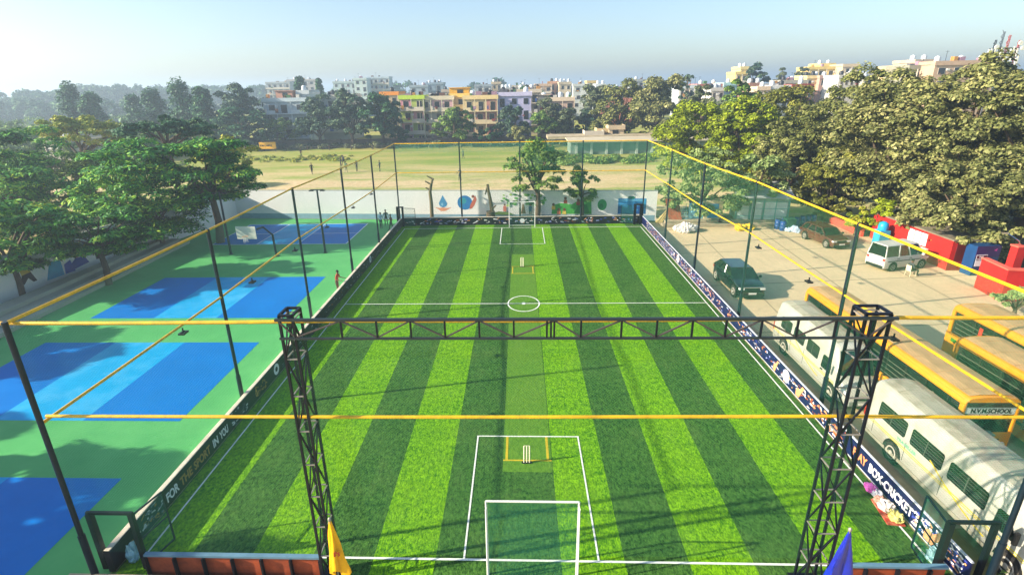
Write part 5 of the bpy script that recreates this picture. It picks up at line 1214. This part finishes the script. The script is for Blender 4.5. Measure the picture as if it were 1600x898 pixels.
lopped('lopped bare tree with three stubs left of the water drop mural', 675, 343, 57.6, [(674, 320), (672, 300), (674, 288), (677, 279)], .22, [((677, 280), (667, 275)), ((673, 288), (664, 283)), ((672, 297), (665, 293))])
lopped('lopped bare tree with a thick leaning trunk right of the globe mural', 770, 343, 57.6, [(769, 330), (766, 312), (763, 297), (762, 288)], .24, [((769, 326), (775, 321)), ((762, 292), (758, 304))])
o = thing('tree_stump', 'short thick brown stump at the foot of the second lopped tree', 'stump', (atY(774, 343, 57.5).x-.5, 57.5, 0)); b = MB(); b.lathe([(.6, 0), (.5, .3), (.52, .9), (.45, 1.3), (0, 1.25)], (0, 0, 0), 12); b.build('stump_body', M_bark, o, smooth=60)
# bare twiggy tree in the left row
t = thing('bare_tree', 'leafless grey tree among the left trees', 'tree', (atY(112, 300, 60).x, 60, 0)); rg_ = random.Random(4); b = MB()
def twig(p, d, l, r, k):
    q = p+d*l; b.tube([p, q], [r, r*.7], 5, False)
    if k:
        for _ in range(3 if k > 1 else 2): twig(q, (d+Vector((rg_.uniform(-.7, .7), rg_.uniform(-.5, .5), rg_.uniform(-.1, .5)))).normalized(), l*.72, r*.62, k-1)
twig(Vector((0, 0, 0)), Vector((0, 0, 1)), 2.6, .16, 5); b.build('branches', mat('pale grey bark', '8f8676', .9), t)
# low scrub along the field edge and round the yard
def scrub(name, lab, pts, n, leaf, m, seed, kind='stuff'):
    rg = np.random.default_rng(seed); c_ = np.array([(x, y, z*.4) for x, y, z, r in pts]); rr_ = np.array([r for *_, r in pts])
    o = quads_obj(name, leaves(rg, c_, rr_, n, leaf, .5, 0, 2.0, .6), LM[m], None); return tag(o, lab, 'undergrowth', None, kind)
rs_ = random.Random(21)
scrub('dry_undergrowth', 'dry brown undergrowth along the far edge of the field', [(rs_.uniform(-75, 35), rs_.uniform(137, 141), 1.0, rs_.uniform(.8, 2.0)) for _ in range(90)], 9000, .4, 'dusty', 5)
scrub('weeds', 'rough weeds in front of the shed building at the right of the field', [(rs_.uniform(10, 38), rs_.uniform(103, 113), .5, rs_.uniform(.6, 1.5)) for _ in range(60)], 6000, .28, 'mid', 6)
scrub('weeds', 'bright grass patch at the left of the far field', [(rs_.uniform(-66, -36), rs_.uniform(112, 122), .1, rs_.uniform(.4, 1.1)) for _ in range(70)], 6000, .22, 'feather', 7)
scrub('weeds', 'bright green creeper slope beside the long shed roof', [(rs_.uniform(2, 10), rs_.uniform(100, 120), .6, rs_.uniform(.7, 1.5)) for _ in range(50)], 6500, .26, 'mid', 9)
scrub('weeds', 'weeds and creepers in the corner beside the near white bus', [(rs_.uniform(15, 20), rs_.uniform(9, 12.6), .2, rs_.uniform(.2, .5)) for _ in range(40)], 3500, .11, 'mid', 8)

# distant wooded belt
def belt(name, lab, items, n, leaf, m, seed):
    rg = np.random.default_rng(seed); C, Rr = [], []
    for u0, u1, vt, Y, k in items:
        for _ in range(k):
            u = rg.uniform(u0, u1); top = atY(u, vt+rg.uniform(0, 7), Y); r = rg.uniform(2.2, 4.5)*Y/350
            z = top.z-r
            while z > -1: C.append((top.x+rg.uniform(-r, r)*.6, Y+rg.uniform(-14, 14), z)); Rr.append(r); z -= r*1.15
    o = quads_obj(name, leaves(rg, np.array(C), np.array(Rr), n, leaf, .5, 0, 1.6, .9), LM[m], None); return tag(o, lab, 'woodland', None, 'stuff')
belt('distant_woodland', 'hazy bank of tall trees on the left horizon', [(-60, 40, 150, 330, 30), (20, 120, 138, 360, 34), (130, 200, 129, 420, 26), (190, 250, 134, 430, 22), (240, 460, 131, 470, 60), (-60, 330, 152, 290, 80)], 56000, 1.5, 'dark', 1)
belt('distant_woodland', 'mid distance band of pale tree tops left of the columnar trees', [(-60, 60, 186, 205, 16), (40, 350, 176, 215, 46), (-60, 120, 200, 170, 20), (-90, 340, 190, 135, 90), (-90, 200, 205, 112, 70)], 46000, .6, 'mid', 2)
belt('distant_woodland', 'broken line of hazy trees behind the roofs across the horizon', [(400, 640, 134, 480, 24), (640, 900, 134, 520, 22), (900, 1300, 130, 540, 30), (1300, 1700, 122, 560, 20), (565, 600, 122, 430, 4), (608, 640, 124, 430, 5), (735, 755, 125, 440, 3), (770, 790, 120, 450, 3)], 22000, 1.7, 'dark', 3)
belt('distant_woodland', 'green tree tops filling gaps between the near houses and the skyline', [(470, 640, 141, 215, 20), (640, 1000, 146, 230, 16), (1085, 1200, 150, 150, 12)], 14000, .8, 'dusty', 4)

# ------------------------------------------------------------------ buildings
M_win = glassmat('dark house window', '23282c', .2, .5)
def house(lab, u0, u1, vt, Y, depth, col, floors=3, sh=3.1, cols=3, trim='cfcabc', tanks=0, z0=0, name='house', balc=True, stripe=None, acc=None, roofroom=None, seed=1, side='d0ccc0', lit=None):
    a, c_ = atY(u0, vt, Y), atY(u1, vt, Y); W_ = c_.x-a.x; H_ = (a.z+c_.z)/2-(.85 if Y > 175 else .2); rr = random.Random(seed*7+3)
    t = thing(name, lab, 'house', (a.x, Y, 0)); mw = mat('plaster '+col, col, .85, var=.1, scale=.5, dirt_or_dapple='7f7a70', dscale=.3, damt=.35, spec=.15); mt = mat('trim '+trim, trim, .8, var=.1, scale=.8)
    b = MB(); b.box(0, W_, 0, depth, 0, H_); b.build('wall', mw, t)
    b = MB(); b.box(-.25, W_+.25, -.3, 0, H_-.18, H_+.05)
    for x0, x1, y0, y1 in ((-.25, W_+.25, -.3, -.15), (-.25, -.1, -.15, depth), (W_+.1, W_+.25, -.15, depth)): b.box(x0, x1, y0, y1, H_+.05, H_+.85)
    b.build('parapet', mat('plaster '+(acc or trim), acc or trim, .85, var=.1, scale=.5), t)
    cw = W_/cols
    for f in range(floors):
        zf = H_-(f+1)*sh
        if zf < -1.5: break
        if balc:
            b = MB(); b.box(-.2, W_+.2, -1.15, 0, zf-.12, zf+.08); b.build('balcony_slab', mt, t)
            b = MB()
            for k in range(cols):
                if rr.random() < .75: b.box(k*cw+.1, (k+1)*cw-.1, -1.13, -1.05, zf+.08, zf+rr.choice((.75, .9, 1.0)))
            for k in range(cols+1): b.box(k*cw-.09, k*cw+.09, -1.12, -.94, zf+.08, zf+sh-.12)
            b.build('balcony_rail', mt, t)
        for k in range(cols):
            x = k*cw+cw*rr.uniform(.2, .45); ww = min(cw*.42, 1.7); zz = zf+rr.choice((.9, .15)); h_ = zf+2.35-zz
            b = MB(); b.box(x-.08, x+ww+.08, -.05, -.003, zz-.08, zz+h_+.08); wn = b.build('window', mt, t)
            b = MB(); b.box(x, x+ww, -.07, -.052, zz, zz+h_); b.build('pane', M_win, wn)
            if rr.random() < .35: b = MB(); b.box(x+ww+.2, x+ww+.9, -.35, -.06, zf+1.7, zf+2.2); b.build('air_conditioner', mat('air conditioner white', 'c8c8c4', .5), t)
            if stripe and rr.random() < .6: b = MB(); b.box(k*cw+.15, (k+1)*cw-.2, -.03, -.002, zf+.1, zf+sh-.3); b.build('painted_bay', mat('plaster '+stripe, stripe, .85, var=.1), t)
    if W_ > 6:
        cc = ['8c3a34', '2f4f8a', 'c8c4b8', '3f6a3a', 'b0803a', '5a5a60', '9a7a8c', '6a4a3a']
        for q in range(3 if Y > 170 else 9):
            x = rr.uniform(.2, W_-.8); f = rr.randrange(max(1, floors)); zf = H_-(f+1)*sh
            if zf < 0: continue
            hh = rr.uniform(.5, 1.3); ww = rr.uniform(.3, 1.1); m_ = mat('clutter '+(c9 := rr.choice(cc)), c9, .8, var=.25, scale=3)
            b = MB(); yy = -1.18 if balc else -.1; b.box(x, x+ww, yy-.06, yy, zf+.95-hh*.6*balc, zf+.95+hh*.4); b.build('hanging_laundry', m_, t)
        for q in range(2 if Y > 170 else 4):
            x = rr.uniform(.4, W_-1.2); hh = rr.uniform(.6, 1.7); b = MB(); b.box(x, x+rr.uniform(.4, 1.6), .6, 1.8, H_+.05, H_+.85+hh*.6); b.build('roof_clutter', mat('clutter '+(c9 := rr.choice(cc[2:])), c9, .8), t)
        b = MB(); x = rr.uniform(.5, W_-.5); b.bar((x, 1, H_), (x, 1, H_+3.2), .06); b.bar((x-.5, 1, H_+3), (x+.5, 1, H_+3), .05); b.build('aerial', M_dst, t)
    if roofroom:
        x0, x1, h_, rc = roofroom; b = MB(); b.box(W_*x0, W_*x1, .8, min(depth, 5), H_, H_+h_); b.box(W_*x0-.3, W_*x1+.3, .5, min(depth, 5)+.3, H_+h_, H_+h_+.15); b.build('roof_room', mat('plaster '+rc, rc, .85, var=.1), t)
        b = MB(); b.box(W_*(x0*.6+x1*.4), W_*(x0*.3+x1*.7), .76, .797, H_+.3, H_+h_-.4); b.build('window', M_win, t)
    for k in range(tanks):
        x = W_*(k+.5)/tanks+rr.uniform(-.3, .3); bl = rr.random() < .3
        b = MB(); b.lathe([(.62, 0), (.65, .1), (.65, 1.15), (.5, 1.35), (.2, 1.45), (.2, 1.55), (0, 1.55)], (x, 1.5+rr.uniform(0, 2), H_+.6), 14); b.build('water_tank', mat('black tank' if bl else 'white tank', '1e2024' if bl else 'c4ccd0', .5), t, smooth=45)
        b = MB(); b.box(x-.7, x+.7, .9, 4, H_, H_+.55); b.build('tank_stand', mt, t)
    return t
house('white apartment block with long balconies left of the big grove', 410, 478, 157, 152, 14, 'a9b7bd', 4, 3.3, 3, 'bcc6c8', 1, name='apartment_block', roofroom=(.3, .68, 2.6, 'b98a74'), seed=2, acc='b4c2c6')
house('tall narrow white stair tower beside the white apartment block', 464, 482, 145, 154, 8, 'c2cacc', 3, 3.3, 1, 'c2cacc', 1, balc=False, seed=3)
house('pale house half hidden behind the big grove', 484, 545, 152, 162, 12, 'a5a8a2', 3, 3.2, 3, 'b8b4a6', 1, seed=4)
house('orange roofed house peeping over the grove', 594, 622, 147, 164, 10, 'b8a48c', 3, 3.2, 2, 'c8b89c', 1, seed=5, acc='dc8a28')
house('lime green and pink house with cluttered balconies', 624, 662, 153, 148, 10, 'a9bb5c', 4, 3.0, 2, 'cfc4b0', 1, seed=6, acc='b6d23e', stripe='c98a94', name='apartment_block')
house('cream house with blue curtains on its top balcony', 656, 708, 154, 149, 10, 'b9b2a2', 4, 3.0, 3, 'cfc4a8', 1, seed=7, stripe='c8a0a4', name='apartment_block')
house('narrow cream stair block with bright yellow roof room', 702, 734, 150, 151, 9, 'cfb88e', 4, 3.0, 1, 'd8c08c', 0, seed=8, roofroom=(.0, .95, 2.2, 'e0a818'), acc='e0bc60')
house('cream yellow apartment house with wide balconies', 724, 777, 153, 147, 10, 'cdb98c', 4, 3.1, 3, 'dccaa0', 2, seed=9, acc='dcc48a', stripe='b07a70', name='apartment_block')
house('lavender white house with dark upper balcony', 776, 830, 148, 148, 12, 'b4b2d0', 4, 3.1, 3, 'c4c4dc', 3, seed=10, balc=False, name='house', acc='c0bcd8')
house('cream pink house with white tanks on a flat roof', 842, 897, 156, 150, 10, 'c4a898', 3, 3.1, 3, 'd8c4a8', 4, seed=11, roofroom=(.0, .3, 1.4, 'c4ac90'))
house('small house with laundry terrace behind the lavender house', 808, 845, 143, 168, 9, 'b3a68c', 3, 3.1, 2, 'c8bca4', 4, seed=12)
# long shed at the right edge of the field
t = thing('long_shed', 'long low shed with a pale concrete roof at the right edge of the field', 'shed', (11.3, 116.5, 0))
b = MB(); b.box(.5, 30, 1, 9, 0, 2.6); b.build('wall', mat('grey green shed wall', '6f8278', .85, var=.2, scale=1), t)
b = MB(); b.box(0, 31, 0, 10, 2.6, 2.85); b.build('roof', mat('pale shed roof', 'b8b098', .8, var=.12, scale=.6, dirt_or_dapple='a8906c', dscale=.4), t)
b = MB(); b.box(-4, 22, 10.05, 16, 2.4, 3.1); b.build('rear_roof', mat('sandy tin roof', 'a89c80', .8, var=.2, scale=.6), t)
for k in range(9): b = MB(); b.box(1.5+k*3.2, 2.0+k*3.2, .7, .99, 0, 2.6); b.build('pillar', mat('pale shed pillar', '9fada2', .8), t)
house('small hut with slit windows on the roof line behind the long shed', 915, 942, 209, 128, 4, 'a59c8a', 1, 1.8, 3, 'b8b0a0', 0, balc=False, seed=13, name='hut')
house('beige hut with pitched top behind the long shed', 934, 952, 205, 131, 4, 'b5a58c', 1, 2.2, 1, 'c2ac80', 0, balc=False, seed=14, name='hut')
house('cream wall of a hut under the giant olive trees', 952, 975, 200, 130, 4, 'c4b090', 1, 2.4, 1, 'c4b090', 0, balc=False, seed=15, name='hut')
# far field wall and sign
t = thing('field_wall', 'long low brown wall along the far edge of the field', 'wall', (-90, 142, 0)); b = MB(); b.box(0, 95, 0, .25, 0, 1.9); b.build('wall_body', mat('brown grey brick wall', '75695a', .9, var=.25, scale=.7, dirt_or_dapple='4e463c', dscale=.4, damt=.6), t)
for k in range(24): b = MB(); b.box(k*4, k*4+.3, -.12, -.002, 0, 2.05); b.build('pier', mat('brown wall pier', '6a6054', .9), t)
t = thing('field_railing', 'dark post and rail fence in front of the brown field wall', 'fence', (-85, 134.5, 0)); b = MB(); b.bar((0, 0, .8), (83, 0, .8), .08); b.bar((0, 0, .4), (83, 0, .4), .06); b.build('rail', mat('weathered dark rail', '4a4038', .9), t)
for k in range(16): b = MB(); b.bar((k*5.5, 0, 0), (k*5.5, 0, 1.2), .2); b.build('post', mat('weathered dark rail', '4a4038'), t)
p0, p1 = atY(406, 233, 133), atY(430, 222, 133)
t = thing('field_sign', 'yellow sign board with black lettering at the far left of the field', 'sign', (p0.x, 133, 0)); w_, z0_, z1_ = p1.x-p0.x, p0.z, p1.z
b = MB(); b.box(0, w_, 0, .1, z0_, z1_); pn = b.build('sign_panel', mat('yellow sign paint', 'e0a818', .6, var=.1), t)
textobj('lettering', 'GYM CAMPUS' if False else 'SDM CAMPUS', .62, mat('black lettering', '10110f'), pn, basis((.12, -.01, z0_+(z1_-z0_)*.36), (1, 0, 0), (0, 0, 1)), .03, .004, .82)
for x in (.2, w_-.2): b = MB(); b.bar((x, .06, -.05), (x, .06, z0_+.05), .1); b.build('post', M_dst, t)

# skyline roofs, far behind
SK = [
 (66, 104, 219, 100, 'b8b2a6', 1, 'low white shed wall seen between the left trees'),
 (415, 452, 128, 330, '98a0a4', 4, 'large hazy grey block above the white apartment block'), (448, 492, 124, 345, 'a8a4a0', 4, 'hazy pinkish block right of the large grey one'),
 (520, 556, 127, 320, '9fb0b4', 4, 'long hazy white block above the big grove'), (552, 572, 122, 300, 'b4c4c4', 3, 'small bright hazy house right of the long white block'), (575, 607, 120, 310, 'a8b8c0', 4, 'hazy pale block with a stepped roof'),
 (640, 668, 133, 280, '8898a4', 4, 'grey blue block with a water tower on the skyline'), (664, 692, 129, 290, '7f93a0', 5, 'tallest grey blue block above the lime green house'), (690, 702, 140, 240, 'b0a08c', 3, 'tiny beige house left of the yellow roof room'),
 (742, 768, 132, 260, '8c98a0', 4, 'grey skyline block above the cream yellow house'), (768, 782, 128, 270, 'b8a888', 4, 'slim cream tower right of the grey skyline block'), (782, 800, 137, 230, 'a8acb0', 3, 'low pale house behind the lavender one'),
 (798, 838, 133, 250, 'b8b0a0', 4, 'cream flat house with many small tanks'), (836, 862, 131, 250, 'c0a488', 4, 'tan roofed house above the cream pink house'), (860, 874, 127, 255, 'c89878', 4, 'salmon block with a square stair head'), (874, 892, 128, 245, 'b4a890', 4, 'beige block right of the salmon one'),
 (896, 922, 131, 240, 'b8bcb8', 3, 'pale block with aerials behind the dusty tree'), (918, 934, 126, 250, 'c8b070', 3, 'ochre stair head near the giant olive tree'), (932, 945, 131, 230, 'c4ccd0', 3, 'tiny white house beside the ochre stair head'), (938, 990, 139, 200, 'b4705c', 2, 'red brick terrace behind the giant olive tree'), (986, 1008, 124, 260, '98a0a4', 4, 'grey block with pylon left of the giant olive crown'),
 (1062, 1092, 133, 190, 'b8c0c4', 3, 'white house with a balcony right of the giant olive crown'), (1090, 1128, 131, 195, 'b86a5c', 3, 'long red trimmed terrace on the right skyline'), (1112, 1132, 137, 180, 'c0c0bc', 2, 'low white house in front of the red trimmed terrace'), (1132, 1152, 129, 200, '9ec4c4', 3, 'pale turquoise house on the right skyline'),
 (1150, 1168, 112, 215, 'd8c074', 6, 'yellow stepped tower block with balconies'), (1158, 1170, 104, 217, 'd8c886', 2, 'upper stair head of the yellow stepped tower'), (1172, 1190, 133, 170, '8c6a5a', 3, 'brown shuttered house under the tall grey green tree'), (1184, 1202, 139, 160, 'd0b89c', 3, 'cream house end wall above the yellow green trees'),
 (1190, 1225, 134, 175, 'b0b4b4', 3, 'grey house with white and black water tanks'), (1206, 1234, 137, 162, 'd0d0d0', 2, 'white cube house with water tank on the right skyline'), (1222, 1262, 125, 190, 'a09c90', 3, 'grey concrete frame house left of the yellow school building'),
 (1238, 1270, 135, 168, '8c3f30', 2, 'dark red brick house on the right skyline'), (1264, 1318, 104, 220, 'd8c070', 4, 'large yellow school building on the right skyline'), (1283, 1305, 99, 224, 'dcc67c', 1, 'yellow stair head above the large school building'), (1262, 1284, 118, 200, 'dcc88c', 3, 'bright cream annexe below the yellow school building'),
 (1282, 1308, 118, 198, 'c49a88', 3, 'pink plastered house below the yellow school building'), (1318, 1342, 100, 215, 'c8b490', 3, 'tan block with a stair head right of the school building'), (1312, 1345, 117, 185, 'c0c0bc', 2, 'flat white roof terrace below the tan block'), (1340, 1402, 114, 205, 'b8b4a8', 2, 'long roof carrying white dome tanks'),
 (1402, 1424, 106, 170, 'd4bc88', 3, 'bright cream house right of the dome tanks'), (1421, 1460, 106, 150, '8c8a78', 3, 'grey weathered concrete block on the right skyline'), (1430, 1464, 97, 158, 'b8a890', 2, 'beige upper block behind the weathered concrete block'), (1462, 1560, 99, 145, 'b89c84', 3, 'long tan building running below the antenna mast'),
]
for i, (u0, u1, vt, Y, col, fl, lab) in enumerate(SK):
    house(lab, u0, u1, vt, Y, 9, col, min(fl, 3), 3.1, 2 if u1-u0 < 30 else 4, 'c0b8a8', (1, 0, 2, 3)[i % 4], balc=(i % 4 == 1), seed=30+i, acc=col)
for k, (u, v, r) in enumerate(((1350, 112, 1.5), (1379, 108, 2.0), (1394, 106, 1.9), (1408, 107, 1.2))):
    p = atY(u, v+2, 203); t = thing('dome_tank', ('small white dome tank, leftmost on the long roof', 'large white dome tank left of the twin domes', 'large white dome tank beside the cream house', 'small white tank at the right end of the long roof')[k], 'water tank', (p.x, 203, 0))
    b = MB(); b.lathe([(r, 0), (r, r*.5), (r*.85, r), (r*.5, r*1.4), (0, r*1.5)], (0, 0, p.z-r*1.2), 16); b.build('tank_shell', mat('white tank', 'c4ccd0'), t, smooth=60)
    b = MB(); b.lathe([(r*.9, 0), (r*.9, p.z-r*1.2)], (0, 0, 0), 12); b.build('tank_base', mat('trim c0b8a8', 'c0b8a8'), t)
# antenna mast
base = atY(1556, 112, 145); t = thing('antenna_mast', 'red and white telecom mast crowded with panel antennas above the trees', 'mast', (base.x, 145, 0)); zb = base.z-1; zt = atY(1556, 50, 145).z
r_ = random.Random(5); M_mr = mat('red mast paint', 'a84038', .5, var=0); M_mw = mat('white antenna panel', 'd8d8cc', .5, var=0)
for k, (dx, top, m_) in enumerate(((-2.2, .82, M_dst), (-.8, 1.0, mat('grey mast steel', '5a626a', .5)), (.8, .92, M_mr), (3.4, .80, M_mr))):
    for s_ in (-.25, .25): b = MB(); b.bar((dx+s_, 0, 0 if k == 1 and s_ < 0 else zb-.5), (dx+s_*.6+.35*top, 0, zb+(zt-zb)*top), .13); b.build('mast_pole', m_, t)
    b = MB(); z = zb+.5
    while z < zb+(zt-zb)*top-1: b.bar((dx-.25, 0, z), (dx+.3, 0, z+.7), .08); b.bar((dx+.25, 0, z+.7), (dx-.2, 0, z+1.4), .08); z += 1.4
    b.build('mast_lattice', m_, t)
for i in range(16):
    x = -3.4+i*.5+r_.uniform(-.2, .2); z = zb+r_.uniform(1.8, 4.6); b = MB(); b.box(x-.16, x+.16, -.6, -.4, z, z+r_.uniform(1.6, 2.4)); b.build('panel_antenna', M_mw, t, bevel=.04)
b = MB()
for z in (2.6, 4.5, 6.2): b.bar((-3.4, -.4, zb+z), (4.2, -.4, zb+z), .12)
b.build('mounting_frame', M_dst, t)
for x, z in ((4.4, 6.2), (3.6, 7.3), (-1.8, 6.5)): b = MB(); b.lathe([(.5, 0), (.55, .2), (.1, .45), (0, .45)], (x, -.7, zb+z), 14, 'y'); b.build('dish_antenna', M_mw, t, smooth=50)

# ------------------------------------------------------------------ haze: one closed box of even thin air
b = MB(); b.box(-3100, 3100, -90, 4300, -1.2, 40)
hz = b.build('haze', [], None)
m = bpy.data.materials.new('thin morning haze'); m.use_nodes = True; nt = m.node_tree; nt.nodes.clear()
out = nt.nodes.new('ShaderNodeOutputMaterial'); pv = nt.nodes.new('ShaderNodeVolumePrincipled')
pv.inputs['Color'].default_value = (.64, .83, 1.0, 1); pv.inputs['Density'].default_value = HAZE_D; pv.inputs['Anisotropy'].default_value = .35
nt.links.new(pv.outputs[0], out.inputs['Volume']); hz.data.materials.append(m)
tag(hz, 'thin pale haze filling the air towards the horizon', 'haze', kind='stuff')
